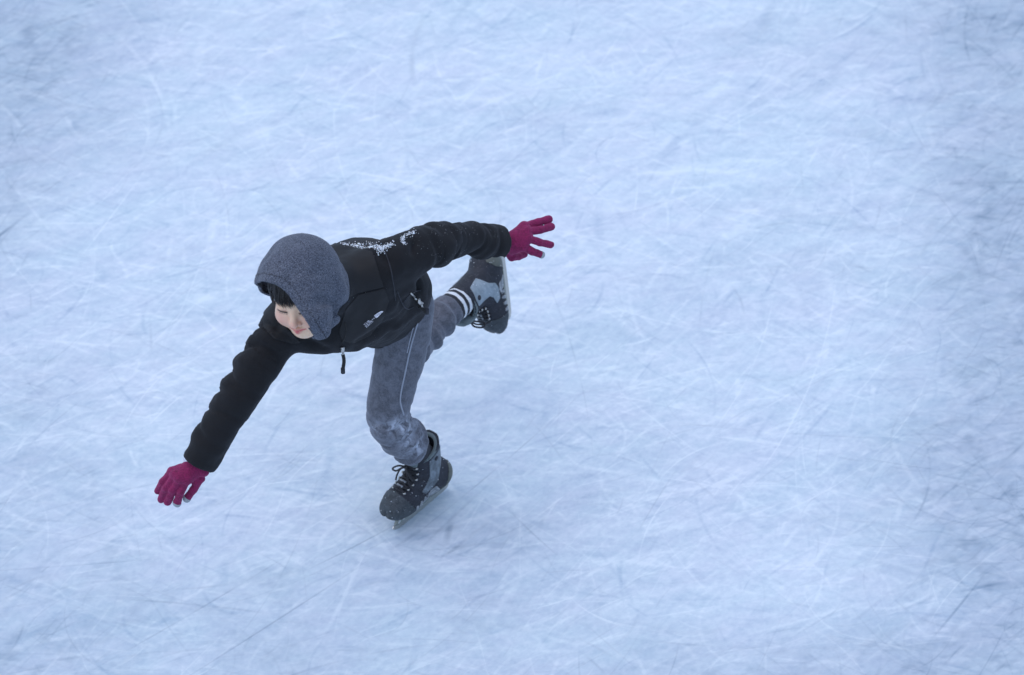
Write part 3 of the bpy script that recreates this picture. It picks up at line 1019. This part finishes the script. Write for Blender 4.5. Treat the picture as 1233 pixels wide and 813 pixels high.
# ---- hair: a cap on the skull and a ragged fringe
g = Geo()
def skull_pt(a, b, c, off):
    o = from_head((0, .03, -.01)); d = from_head((a, b, c)) - o; d = nrm(d)
    h = bvh_head.ray_cast(Vector(o + d * .3), Vector(-d))
    return np.array(h[0]) + d * off if h[0] is not None else o + d * .09
r2 = random.Random(5)
for k_ in range(620):
    layer = r2.random()
    a = r2.uniform(-.078, .050)
    e = 1 - (a / .075) ** 2
    tipb = .029 - .010 * math.cos(a * 40 + 1) * r2.random() + r2.uniform(-.010, .010) - (.035 if abs(a) > .060 else 0)
    ks = []
    for j in range(7):
        t = j / 6
        bb = .112 + (tipb - .112) * t
        rad = math.sqrt(max(0.02, 1 - min(((bb - .02) / .105), .98) ** 2))
        aa = a * (.45 + .55 * t) + .003 * math.sin(t * 3 + k_)
        cc = .085 * math.sqrt(max(.0, 1 - (aa / .083) ** 2)) * (.45 + .55 * t)
        p = skull_pt(aa, bb, max(cc, .012), .002 + .006 * layer + .004 * math.sin(math.pi * t))
        ks.append(p)
    ks = catmull(ks, 9)
    g.tube(w_from_v(ks), np.array([1, 1, 1, 1, .95, .85, .7, .45, .1]) * .0013 * r2.uniform(.7, 1.2), 4)
g.build('hair', M_hair, root)
Vc, Fc = surface(lambda P: np.maximum(ellips(to_head(P), (0, .035, -.012), (.0755, .083, .0905)) * SC, (to_head(P)[:, 2] * .9 - (to_head(P)[:, 1] - .055) * 1.2 - .03) * .6), HC - .13, HC + .13, .006)
linkv('hair_cap', Vc, Fc, M_hair, root)

# ---- hood
HK = Q(360, 331, .85)
n_o = nrm((-.82, -.55, .10)); p_o = Q(360, 375, .97)
n_o2 = nrm((-.30, -.92, .16)); p_o2 = Q(332, 346, .95)
def hood_cut(P): return smin((P - p_o) @ n_o, (P - p_o2) @ n_o2, .02)
def hood_outer(P):
    d = ellips(P, Q(361, 333, .87), (.096, .100, .125))
    d = smin(d, cone(P, Q(336, 345, .93), Q(368, 378, .935), .056, .052), .04)
    d = smin(d, sphere(P, Q(386, 331, .80), .056), .05)
    d = smin(d, sphere(P, Q(378, 345, .78), .066), .04)
    d = smin(d, cone(P, Q(384, 372, .90), Q(388, 397, .92), .042, .020), .035)
    d = smin(d, cone(P, Q(326, 336, .88), Q(322, 345, .80), .030, .028), .04)
    d = smin(d, cone(P, Q(395, 380, .80), Q(380, 400, .80), .034, .020), .03)
    d = smin(d, cone(P, Q(398, 358, .74), Q(388, 352, .80), .050, .058), .03)
    d += .0065 * noise(P, 11, 9) + .0070 * noise(P, 21, 3) + .0028 * noise(P, 45, 4)
    # folds radiating at the lower right where the hood gathers into the collar
    q = P - Q(404, 372, .84)
    s_ = q @ nrm((.6, -.6, .2)); t_ = q @ nrm((.6, .6, 0))
    d += .013 * np.exp(-(s_ / .010) ** 2 - (t_ / .022) ** 2)
    q = P - Q(400, 330, .86)
    s_ = q @ nrm((1, .35, 0)); t_ = q @ nrm((-.35, 1, 0))
    d += .007 * np.exp(-(s_ / .009) ** 2 - (t_ / .05) ** 2)
    ph_ = to_head(P)
    d = smin(d, ellips(ph_, (0, .035, -.012), (.0835, .089, .098)), .012)
    d = smin(d, ellips(ph_, (.030, -.010, -.012), (.066, .055, .050)), .02)
    for pa, pb, A, w_ in (((372, 362, .95), (402, 352, .84), .006, .009), ((350, 330, .98), (398, 318, .86), .004, .012), ((385, 385, .93), (404, 366, .86), .006, .008), ((338, 318, .95), (352, 292, .9), .003, .010)):
        a_, c_ = Q(*pa), Q(*pb); ac = c_ - a_
        t = np.clip(((P - a_) @ ac) / (ac @ ac), 0, 1)
        d += 1.7 * A * np.sin(np.pi * np.clip(t, .02, .98)) * np.exp(-(np.linalg.norm(P - a_ - t[:, None] * ac, axis=1) / (w_ * 2)) ** 2)
    return d
def f_hood(P):
    o = hood_outer(P)
    cutp = hood_cut(P)
    # thicker hemmed rim
    th = .0055 + .002 * (np.abs(cutp + .012) < .010)
    sh = np.maximum(o, -(o + th))
    return np.maximum(sh, cutp)
V, F = surface(f_hood, HK - (.17, .20, .17), HK + (.17, .17, .20), .0034)
V = relax(V, F, 1, .3)
N = normals(V, F)
hood = linkv('hood', V, F, M_hood, root)
cutp = hood_cut(V)
# stitched hem line of the rim
pv, pf = patch(V, F, N, np.abs(cutp + .020) - .0012, .0007, .002)
linkv('hem_stitch', pv, pf, M_inside, hood)
pl_n = lf
seam = np.maximum(np.abs((V - HC) @ lf - .012) - .0016, .0)
# ---- jacket
T_tor = Tube([PEL - u_s * .015 + f_s * .004, PEL + u_s * .06, PEL + u_s * .16, PEL + u_s * .26, NECK - u_s * .03], [.118, .130, .136, .140, .100], [.112, .124, .118, .105, .075], l_s, 16)
T_ar = Tube([NECK * .45 + SHR * .55, SHR, SHR * .5 + ELR * .5, ELR, ELR * .5 + WRR * .5, WRR + nrm(WRR - ELR) * .004], [.068, .064, .057, .051, .049, .049], [.062, .060, .054, .050, .046, .042], (0, 0, 1), 20)
T_al = Tube([NECK * .4 + SHL * .6, SHL, Q(519, 295, .625), ELL, ELL * .5 + WRL * .5, WRL + nrm(WRL - ELL) * .010], [.066, .060, .060, .042, .043, .048], [.062, .058, .060, .043, .043, .047], (0, 0, 1), 20)
hem_n = nrm(np.array((.30, -.16, -.94)))
hem_p = PEL - u_s * .0 + np.array((0, 0, .02))
def f_jout(P):
    d = T_tor(P)
    d = smin(d, cone(P, Q(352, 390, .66), Q(472, 322, .65), .070, .064), .05)
    d = smin(d, ellips(P, Q(388, 394, .66), (.085, .070, .07)), .04)
    d = smin(d, ellips(P, Q(420, 386, .60), (.075, .078, .08)), .04)
    d = smin(d, ellips(P, Q(437, 330, .55), (.10, .088, .09)), .04)
    d = smin(d, ellips(P, Q(405, 330, .63), (.06, .072, .07)), .04)
    d = smin(d, ellips(P, Q(493, 352, .47), (.048, .055, .07)), .04)
    d = smin(d, T_ar(P), .028)
    d = smin(d, T_al(P), .028)
    # stand-up collar around the neck
    d = smin(d, cone(P, NECK - u_s * .02, NECK + u_s * .05, .072, .062), .02)
    return d
wr_end = [(WRR, nrm(WRR - ELR)), (WRL, nrm(WRL - ELL))]
def f_jacket(P):
    o = f_jout(P)
    hem = (P - hem_p) @ hem_n
    o = np.maximum(o, np.where(np.linalg.norm(P - PEL, axis=1) < .33, hem, -1))
    # open hem and cuffs
    inn = np.maximum(o + .011, -(hem + .05))
    for i, (w, a) in enumerate(wr_end):
        T = (T_ar, T_al)[i]
        ca = (P - w) @ a
        near = np.linalg.norm(P - w, axis=1) < .085
        o = np.maximum(o, np.where(near, ca - (.000, -.020)[i], -1))
        cav = np.maximum(T(P) + .009, -(ca + .05))
        inn = np.minimum(inn, np.where(near, cav, 1))
    inn = np.where(np.linalg.norm(P - PEL, axis=1) < .20, inn, np.where((np.linalg.norm(P - WRR, axis=1) < .085) | (np.linalg.norm(P - WRL, axis=1) < .085), inn, 1))
    neck = np.maximum(cone(P, NECK - u_s * .0, NECK + u_s * .09, .055, .052), -1)
    o = np.maximum(o, -neck)
    return np.maximum(o, -inn)
lo, hi = bbox([QQ([(200, 575, .60), (200, 575, .78), (625, 250, .30), (625, 320, .5), (430, 445, .8), (430, 270, .25)])], .03)
V, F = surface(f_jacket, lo, hi, .0042, 1)
V = relax(V, F, 2, .4)
N = normals(V, F)
# cloth folds: (tube, t, amplitude, width m, angle centre, angle spread power, slant)
def folds(V, N, T, spec, lim=.03):
    d, t, th = T.full(V)
    w = np.clip(1 - np.clip(d - .0, 0, lim) / lim, 0, 1)
    disp = np.zeros(len(V))
    s_ = t * T.len
    for (t0, A, wd, th0, pw, sl) in spec:
        x = (s_ - t0 * T.len - sl * np.sin(th - th0)) / wd
        disp += A * np.exp(-x * x) * (.5 + .5 * np.cos(th - th0)) ** pw
    return disp * w
rr_ = random.Random(11)
def rand_folds(n, t0, t1, A, wd, seed):
    r = random.Random(seed); o = []
    for i in range(n):
        t = t0 + (t1 - t0) * (i + .5 + r.uniform(-.35, .35)) / n
        o.append((t, A * r.uniform(.5, 1.2) * (1 if i % 2 else -1), wd * r.uniform(.7, 1.3), r.uniform(0, 6.28), r.choice([.6, 1, 1.6]), r.uniform(-.02, .02)))
    return o
disp = .8 * folds(V, N, T_al, [(.33, -.009, .012, 1.2, .9, .014), (.40, .007, .018, 1.5, .8, .01), (.49, -.009, .010, 1.7, .8, .016), (.60, .006, .020, 1.5, .7, -.01), (.69, -.009, .009, 1.4, .7, -.014), (.79, .005, .016, 1.6, .7, 0), (.87, -.007, .007, 1.3, .7, .010), (.36, -.006, .012, -1.5, 1, .01), (.55, -.005, .012, -1.8, 1, -.02), (.74, -.006, .010, -1.6, 1, .02)] + rand_folds(7, .12, .85, .0045, .012, 3))
disp += folds(V, N, T_ar, [(.22, -.009, .010, 1.2, .6, .022), (.29, .007, .014, 1.2, .8, .02), (.36, -.010, .009, 1.4, .6, .03), (.43, .006, .016, 1.2, .8, .01), (.49, -.009, .008, 1.5, .6, -.02), (.56, .006, .014, 1.4, 1, -.01), (.62, -.009, .009, 1.7, .8, .025), (.70, -.006, .007, 1.0, .8, .02), (.80, -.006, .010, 1.3, .8, -.02), (.88, .004, .012, 1.5, .8, 0), (.97, .0015, .008, 0, .01, 0)] + rand_folds(6, .25, .85, .0022, .018, 4))
disp += .0065 * noise(V, 11, 5) + .0030 * noise(V, 26, 6) + .0012 * noise(V, 60, 8)
# long drapes from the left shoulder down to the hem and under the right arm
def crease(p0, p1, A, wd):
    a, b = Q(*p0), Q(*p1); ab = b - a
    t = np.clip(((V - a) @ ab) / (ab @ ab), 0, 1)
    o = V - a - t[:, None] * ab
    r = np.linalg.norm(o[:, :2], axis=1)
    return A * np.exp(-(r / wd) ** 2) * np.sin(np.pi * np.clip(t * .9 + .05, 0, 1)) * (N[:, 2] > -.3) * (np.abs(o[:, 2]) < .16)
for p0, p1, A, wd in [((470, 318, .74), (482, 372, .62), -.009, .010), ((482, 310, .74), (500, 360, .6), .008, .012), ((492, 330, .7), (506, 352, .5), -.007, .009),
                      ((420, 420, .7), (482, 385, .6), -.007, .010), ((430, 428, .66), (505, 376, .52), .006, .010), ((352, 405, .74), (400, 424, .7), -.006, .011),
                      ((470, 340, .7), (478, 368, .62), .006, .012), ((440, 412, .6), (500, 372, .5), -.006, .006), ((455, 300, .7), (470, 320, .7), -.006, .010),
                      ((345, 372, .75), (330, 402, .74), -.005, .012), ((500, 285, .7), (497, 310, .7), -.007, .010)]:
    disp += crease(p0, p1, A * 1.7, wd)
V = V + N * disp[:, None]
N = normals(V, F)
jacket = linkv('jacket', V, F, M_fleece, root, label='black fleece jacket with smooth shoulder panels, unzipped at the neck')
JV, JF, JN = V, F, N
bvh_j = BVHTree.FromPolygons([tuple(v) for v in V], [tuple(int(i) for i in f) for f in F])
px, py = pix(V)
front = N[:, 2] > -.05
def jpatch(name, poly, off, m, th=.004, cmin=.45, parent=None, **k):
    f_ = poly_sd(px, py, poly) / 480
    f_ = np.where((V[:, 2] > cmin) & front, f_, .02)
    pv, pf = patch(V, F, N, f_, off, th)
    return linkv(name, pv, pf, m, parent or jacket, **k)
jpatch('shoulder_panel', [(398, 292), (432, 300), (449, 304), (462, 345), (430, 353), (410, 362), (396, 330)], .0022, M_nylon)
jpatch('chest_panel', [(431, 355), (463, 347), (468, 362), (460, 385), (445, 404), (425, 413), (412, 410), (408, 400), (416, 372)], .0022, M_nylon)
jpatch('shoulder_panel', [(318, 372), (330, 362), (345, 395), (362, 412), (352, 414), (330, 408), (318, 395)], .0022, M_nylon)
def surf_at(x, y, off=.001, c=1.0):
    """point on the jacket where the view ray through a photo pixel meets it, and the normal"""
    a = Q(x, y, c); b_ = Q(x, y, c - .5)
    h = bvh_j.ray_cast(Vector(a), Vector(nrm(b_ - a)))
    if h[0] is None: return None, None
    return np.array(h[0]) + np.array(h[1]) * off, np.array(h[1])
def seamline(name, pts, r, m, parent):
    P = []
    for x, y in catmull(np.array(pts, float), 24):
        p, n = surf_at(x, y, .0008)
        if p is not None: P.append(p)
    if len(P) > 2:
        g = Geo(); g.tube(w_from_v(np.array(P)), r, 5); return g.build(name, m, parent)
# chest logo: three lines of lettering and a quarter dome, embroidered
def text_geo(body_, size, x, y):
    cu = bpy.data.curves.new('t', 'FONT'); cu.body = body_; cu.size = size; cu.resolution_u = 2; cu.space_character = .95
    ob = bpy.data.objects.new('t', cu); col.objects.link(ob)
    bpy.context.view_layer.update()
    me = ob.evaluated_get(bpy.context.evaluated_depsgraph_get()).to_mesh()
    Vt = np.array([v.co[:] for v in me.vertices]); Ft = [tuple(p.vertices) for p in me.polygons]
    ob.evaluated_get(bpy.context.evaluated_depsgraph_get()).to_mesh_clear()
    bpy.data.objects.remove(ob); bpy.data.curves.remove(cu)
    Vt[:, 0] = Vt[:, 0] + x; Vt[:, 1] += y
    return Vt[:, :2], Ft
lt = []
for i, s_ in enumerate(('THE', 'NORTH', 'FACE')):
    lt.append(text_geo(s_, .0125, 0, .020 - i * .0100))
def arcband(r0, r1, cx, cy):
    a = np.linspace(0, math.pi / 2, 12)
    Vt = np.array([(cx + r * math.cos(t), cy + r * math.sin(t)) for r in (r0, r1) for t in a])
    return Vt, [(i, i + 12, i + 13, i + 1) for i in range(11)]
for r0, r1 in ((.0035, .0135), (.0155, .0205), (.0225, .0285)):
    lt.append(arcband(r0, r1, .041, .0))
LP0, LN0 = surf_at(449, 383)
g = Geo()
if LP0 is not None:
    du = Q(462, 373, .6) - Q(442, 391, .6); du = nrm(du - LN0 * (du @ LN0)); dw = np.cross(LN0, du)
    if dw[1] < 0 and dw[0] > 0: dw = -dw
    LS = .84; LH = .62
    for Vt, Ft in lt:
        pts = []
        for x, y in Vt:
            p = LP0 + du * (x - .034) * LS + dw * (y - .012) * LS * LH
            h = bvh_j.ray_cast(Vector(p + LN0 * .03), Vector(-LN0), .08)
            pts.append((np.array(h[0]) if h[0] is not None else p) + LN0 * .0042)
        g.add(w_from_v(np.array(pts)), Ft)
    g.build('chest_logo', M_white, jacket, smooth=False, label='white embroidered lettering and dome on the chest')
# zips
def hang(name, x, y, c0, L, w, lean=(0, 0)):
    p, n = surf_at(x, y, .003)
    if p is None: p = Q(x, y, c0)
    P0 = w_from_v(p)
    g = Geo()
    g.tube([P0 + (0, -.004, .004), P0 + (0, -.005, -.004), P0 + (lean[0] * .3, -.006, -.014)], [.0042, .0050, .0036], 8, (1, 0, 0), 1.0)
    g.tube([P0 + (-.005, -.006, .003), P0 + (.005, -.006, .003)], .0016, 6, (0, 0, 1))
    g.tube([P0 + (lean[0] * .3, -.006, -.012), P0 + (lean[0] * .4, -.006, -.024)], .0026, 8, (1, 0, 0))
    s_ = g.build('zip_slider', M_metal, jacket)
    g = Geo()
    k = 10
    pts = [P0 + np.array((lean[0] * t + .002 * math.sin(t * 5), -.006 - .002 * math.sin(t * 3), -.020 - L * t)) for t in np.linspace(0, 1, k)]
    g.tube(pts, w, 8, (1, 0, 0), 1.5)
    pl_ = g.build('zip_pull', M_band, s_)
    g = Geo(); g.tube([pts[-1] + (0, 0, .014), pts[-1] + (0, -.0002, .002), pts[-1] + (0, 0, -.004)], w * 1.25, 8, (1, 0, 0), 1.45)
    g.build('pull_tip', M_inside, s_)
hang('zip', 412, 417, .6, .062, .0030)
hang('zip', 503, 360, .5, .022, .0030, (.022, 0))
g = Geo()
for (a_, b_) in (((498, 358), (494, 352)), ((508, 365), (498, 359))):
    pa, na = surf_at(*a_, .003); pb, nb_ = surf_at(*b_, .003)
    if pa is not None and pb is not None: g.tube(w_from_v(np.array([pa, pb])), .0022, 6)
if g.n: g.build('pocket_zip', M_metal, jacket)
seamline('seam', [(478, 350), (484, 365), (490, 372), (497, 370)], .0016, M_inside, jacket)
seamline('seam', [(484, 366), (495, 353), (506, 350)], .0014, M_inside, jacket)
seamline('seam', [(463, 300), (470, 322), (474, 345), (476, 362)], .0016, M_inside, jacket)
seamline('front_placket', [(412, 412), (416, 400), (415, 388)], .003, M_band, jacket)
# hem and cuff bindings
hemd = (JV - hem_p) @ hem_n
rad = np.linalg.norm(JV - PEL, axis=1)
fld = np.where((rad < .2) & (f_jout(JV) > -.006), -(hemd + .016), .02)
pv, pf = patch(JV, JF, JN, fld, .0012, .003)
linkv('hem_binding', pv, pf, M_band, jacket)

# ---- trousers
T_ll = Tube([HIPL + np.array((-.01, .02, .02)), HIPL * .72 + KNL * .28, HIPL * .35 + KNL * .65 + np.array((-.008, 0, 0)), KNL + np.array((-.004, .006, 0)), KNL * .5 + ANL * .5, ANL * .60 + KNL * .40 ], [.080, .070, .060, .056, .049, .043], [.078, .070, .062, .060, .055, .048], (1, 0, 0), 20)
T_lr = Tube([HIPR, HIPR * .5 + KNR * .5, KNR * 1.0 + np.array((.004, 0, 0)), KNR * .5 + ANR * .5, ANR * .62 + KNR * .38], [.078, .064, .052, .046, .043], [.074, .062, .052, .046, .043], (1, 0, 0), 20)
aL = nrm(ANL - KNL); aR = nrm(ANR - KNR)
cutL = ANL * .64 + KNL * .36; cutR = ANR * .64 + KNR * .36
def f_tr(P):
    a = np.maximum(T_ll(P), (P - cutL) @ aL)
    b = np.maximum(T_lr(P), (P - cutR) @ aR)
    d = smin(a, b, .012)
    d = smin(d, ellips(P, PEL + np.array((0, 0, -.02)), (.11, .10, .10)), .03)
    i1 = np.maximum(T_ll(P) + .007, -((P - cutL) @ aL + .03)); i2 = np.maximum(T_lr(P) + .007, -((P - cutR) @ aR + .03))
    i1 = np.where(np.linalg.norm(P - cutL, axis=1) < .07, i1, 1); i2 = np.where(np.linalg.norm(P - cutR, axis=1) < .07, i2, 1)
    return np.maximum(d, -np.minimum(i1, i2))
lo, hi = bbox([QQ([(425, 310, .1), (425, 310, .55), (575, 570, .0), (575, 570, .4), (570, 300, -.12), (430, 570, -.1)])], .03)
V, F = surface(f_tr, lo, hi, .0042, 1)
V = relax(V, F, 2, .4)
N = normals(V, F)
disp = folds(V, N, T_ll, [(.93, .008, .008, 0, .3, .016), (.885, -.010, .006, .4, .3, .022), (.83, .009, .008, 0, .4, -.014), (.775, -.010, .006, 3.0, .4, .020), (.73, .006, .012, .3, .5, .01), (.985, -.003, .006, 0, .2, 0), (.66, -.004, .010, 2.8, 1, .02), (.45, .002, .014, 0, 1, .03), (.22, -.003, .014, 0, 1, -.03)] + rand_folds(6, .55, .98, .0028, .010, 8) + rand_folds(6, .1, .55, .002, .012, 9))
disp += folds(V, N, T_lr, [(.72, -.007, .009, 0, .3, .01), (.77, .005, .009, 0, .3, .01), (.84, -.006, .008, 0, .3, .006), (.90, .005, .008, 0, .3, -.006), (.95, -.004, .006, 0, .3, .0), (.64, .005, .012, 0, .3, .0)] + rand_folds(9, .45, .97, .004, .009, 18))
disp += .002 * noise(V, 14, 15) + .0010 * noise(V, 36, 16)
for p0, p1, A, wd in [((500, 392, .5), (478, 480, .42), -.003, .006), ((470, 400, .5), (450, 430, .4), .003, .012), ((474, 536, .3), (511, 512, .22), -.010, .006), ((468, 527, .3), (500, 500, .3), -.008, .006), ((482, 545, .2), (514, 526, .18), -.009, .005), ((478, 541, .25), (512, 519, .2), .007, .006), ((446, 508, .33), (478, 522, .33), -.006, .008), ((450, 520, .3), (480, 528, .3), .006, .010), ((440, 450, .4), (470, 462, .45), -.004, .010), ((505, 392, .5), (482, 408, .5), -.005, .008), ((500, 405, .4), (470, 425, .5), -.004, .010), ((508, 430, .35), (520, 400, .3), -.006, .008), ((520, 418, .3), (528, 385, .25), -.005, .008)]:
    disp += crease(p0, p1, A, wd)
V = V + N * disp[:, None]
N = normals(V, F)
px, py = pix(V)
fr = np.zeros(len(V))
fr += 1.1 * np.exp(-((px - 488) / 14) ** 2 - ((py - 512) / 10) ** 2) + .8 * np.exp(-((px - 492) / 12) ** 2 - ((py - 535) / 12) ** 2) + .7 * np.exp(-((px - 460) / 18) ** 2 - ((py - 515) / 8) ** 2)
fr += .5 * np.exp(-((px - 505) / 8) ** 2 - ((py - 540) / 12) ** 2)
fr *= (.4 + .8 * np.clip(noise(V, 60, 33) + .4, 0, 1.3))
fr += .10
trousers = linkv('trousers', V, F, M_trous, root, label='grey velour trousers dusted with snow', attrs={'frost': np.clip(fr * .85, 0, 1)})
bvh_t = BVHTree.FromPolygons([tuple(v) for v in V], [tuple(int(i) for i in f) for f in F])
def surf_t(x, y, off):
    a = Q(x, y, .9); b_ = Q(x, y, .2)
    h = bvh_t.ray_cast(Vector(a), Vector(nrm(b_ - a)))
    return (np.array(h[0]) + np.array(h[1]) * off) if h[0] is not None else None
for pts, r in (([(507, 374), (501, 395), (494, 420), (488, 448), (482, 480), (486, 500)], .0022), ([(503, 376), (496, 400), (490, 425)], .0016)):
    P = [surf_t(x, y, .0006) for x, y in catmull(np.array(pts, float), 40)]
    P = np.array([p for p in P if p is not None])
    g = Geo(); g.tube(w_from_v(P), r, 6); g.build('side_piping', M_pipe, trousers, label='pale piping down the side seam')

# ---- socks
def sock(a, b, ra, rb, bands, parent):
    ax = nrm(b - a); L = np.linalg.norm(b - a)
    s_ = nrm(np.cross(ax, (0.2, .3, 1))); u_ = np.cross(ax, s_)
    def ring_mesh(t0, t1, off):
        Vv = []; n = 28; m = 6
        for i in range(m + 1):
            t = t0 + (t1 - t0) * i / m
            for j in range(n):
                th = 2 * math.pi * j / n
                r = ra + (rb - ra) * t + off + .0008 * math.sin(9 * th + 20 * t)
                Vv.append(a + ax * L * t + (math.cos(th) * s_ + math.sin(th) * u_) * r)
        Ff = [(i * n + j, i * n + (j + 1) % n, (i + 1) * n + (j + 1) % n, (i + 1) * n + j) for i in range(m) for j in range(n)]
        return np.array(Vv), np.array(Ff)
    Vv, Ff = ring_mesh(0, 1, 0)
    o = linkv('sock', Vv, Ff, M_sockb, root)
    for t0, t1 in bands:
        Vv, Ff = ring_mesh(t0, t1, .0012)
        linkv('sock_stripe', Vv, Ff, M_sockw, o)
sock(ANR * .56 + KNR * .44, v_from_w(SK_R.pt((-.022, 0, .165))), .041, .040, [(.30, .40), (.50, .60)], root)
sock(ANL * .56 + KNL * .44, v_from_w(SK_L.pt((-.050, 0, .150))), .034, .034, [], root)

# ---- gloves
def build_glove(G, cuff_r, who, hh=.0021):
    f = f_glove(G, cuff_r)
    P = np.vstack(G['fingers'] + [G['w'][None], G['palm'][None]])
    V, F = surface(f, P.min(0) - .03, P.max(0) + .03, hh, 2)
    ax = nrm(G['w'] - G['palm'])
    N = normals(V, F)
    # knit fold lines across the back of the hand
    V = V + N * (.0009 * noise(V, 90, 3) + .0012 * noise(V, 45, 7))[:, None]
    N = normals(V, F)
    o = linkv('glove', V, F, M_glove, root, label=who)
    for i in G['tips']:
        fg = G['fingers'][i]; a = nrm(fg[3] - fg[2])
        fld = np.maximum(.0015 - ((V - fg[3]) @ a + .0045), np.linalg.norm(V - fg[3], axis=1) - .0118)
        pv, pf = patch(V, F, N, fld, .0007, .002)
        linkv('fingertip', pv, pf, M_tip, o, label='pale grey fingertip')
    # ribbed cuff
    g = Geo()
    return o
build_glove(GR, .0190, 'dark red knitted glove on the lower reaching hand')
build_glove(GL, .0205, 'dark red knitted glove on the raised hand')
# white shirt cuff between sleeve and glove of the lower hand
a = WRR - nrm(WRR - ELR) * .03; b_ = WRR + nrm(WRR - ELR) * .013
g = Geo(); g.tube(w_from_v(np.array([a, (a + b_) / 2, b_])), [.036, .036, .035], 20, V2W((0, 0, 1)), .8); g.build('shirt_cuff', M_cuff, root)

# ---- snow caught on the jacket, boots and the ice beside the skate
def snow_bits(name, centres, n, parent, bvh, rmax=.0011, rmin=.0004, c=1.0):
    r = random.Random(21); g = Geo()
    ico = np.array([(0, 0, 1), (.894, 0, .447), (.276, .851, .447), (-.724, .526, .447), (-.724, -.526, .447), (.276, -.851, .447), (.724, .526, -.447), (-.276, .851, -.447), (-.894, 0, -.447), (-.276, -.851, -.447), (.724, -.526, -.447), (0, 0, -1)])
    fc = [(0, 1, 2), (0, 2, 3), (0, 3, 4), (0, 4, 5), (0, 5, 1), (1, 6, 2), (2, 7, 3), (3, 8, 4), (4, 9, 5), (5, 10, 1), (2, 6, 7), (3, 7, 8), (4, 8, 9), (5, 9, 10), (1, 10, 6), (6, 11, 7), (7, 11, 8), (8, 11, 9), (9, 11, 10), (10, 11, 6)]
    for _ in range(n):
        (x0, y0, x1, y1, sp, big) = r.choice(centres)
        t = r.random()
        x = x0 + (x1 - x0) * t + r.gauss(0, sp); y = y0 + (y1 - y0) * t + r.gauss(0, sp * .7)
        a_ = Q(x, y, c); b2 = Q(x, y, c - .5)
        h = bvh.ray_cast(Vector(a_), Vector(nrm(b2 - a_)))
        if h[0] is None: continue
        rad_ = (rmin + (rmax - rmin) * r.random() ** 2) * big
        jit = np.array([[r.uniform(.7, 1.3)] * 3 for _ in range(12)])
        sc = np.array((r.uniform(.8, 1.6), r.uniform(.8, 1.6), r.uniform(.6, 1)))
        g.add(w_from_v(ico * jit * rad_ * sc + np.array(h[0]) + np.array(h[1]) * rad_ * .4), fc)
    if g.n:
        o = g.build(name, M_snow, parent); o['kind'] = 'stuff'
pxj, pyj = pix(JV)
def seg_d(x0, y0, x1, y1):
    t = np.clip(((pxj - x0) * (x1 - x0) + (pyj - y0) * (y1 - y0)) / ((x1 - x0) ** 2 + (y1 - y0) ** 2), 0, 1)
    return np.hypot(pxj - x0 - t * (x1 - x0), pyj - y0 - t * (y1 - y0))
dd = np.minimum.reduce([seg_d(404, 296, 440, 294) - 1.0, seg_d(444, 296, 462, 302) - 2.5, seg_d(458, 304, 472, 296) - 1.5, seg_d(486, 288, 499, 281) - 2.0])
fld = (dd + 3.0 * noise(JV, 95, 41) + 2.5 * noise(JV, 210, 42) + 2.7) / 480
fld = np.where((JN[:, 2] > -.1) & (dd < 9) & (JV[:, 2] > .3), fld, .02)
pv, pf = patch(JV, JF, JN, fld, .0012, .002)
sp = linkv('snow_smear', pv, pf, M_snow, jacket); sp['kind'] = 'stuff'
snow_bits('snow_dust', [(404, 294, 418, 297, 2.5, 1.3), (412, 296, 440, 293, 2.2, 1.4), (425, 296, 440, 298, 2, 1.3), (446, 294, 462, 300, 2.5, 1.4), (455, 296, 458, 304, 3, 1.5), (462, 299, 472, 293, 2.2, 1.5),
                        (484, 286, 500, 279, 2.2, 1.3), (484, 286, 487, 294, 1.6, 1.2), (404, 300, 412, 312, 3, .8), (425, 300, 440, 315, 7, .6), (420, 330, 450, 400, 18, .35), (520, 270, 600, 280, 8, .4), (500, 290, 560, 310, 12, .35)], 1100, jacket, bvh_j)
for sk, cs in ((skL, None), (skR, None)):
    boot, bV, bN = sk
for sk_, bt in ((SK_L, skL), (SK_R, skR)):
    r = random.Random(9); g = Geo()
    boot, bV, bN = bt
    for _ in range(130):
        i = r.randrange(len(bV))
        if bV[i][2] > .19: continue
        rd = r.uniform(.0006, .0017)
        p = bV[i] + bN[i] * .003
        oc = np.array([(1, 0, 0), (-1, 0, 0), (0, 1, 0), (0, -1, 0), (0, 0, 1), (0, 0, -1)]) * rd * np.array([[r.uniform(.7, 1.3)] for _ in range(6)])
        g.add(oc + p, [(0, 2, 4), (2, 1, 4), (1, 3, 4), (3, 0, 4), (2, 0, 5), (1, 2, 5), (3, 1, 5), (0, 3, 5)])
    o = g.build('snow_specks', M_snow, boot, M=sk_.M); o['kind'] = 'stuff'
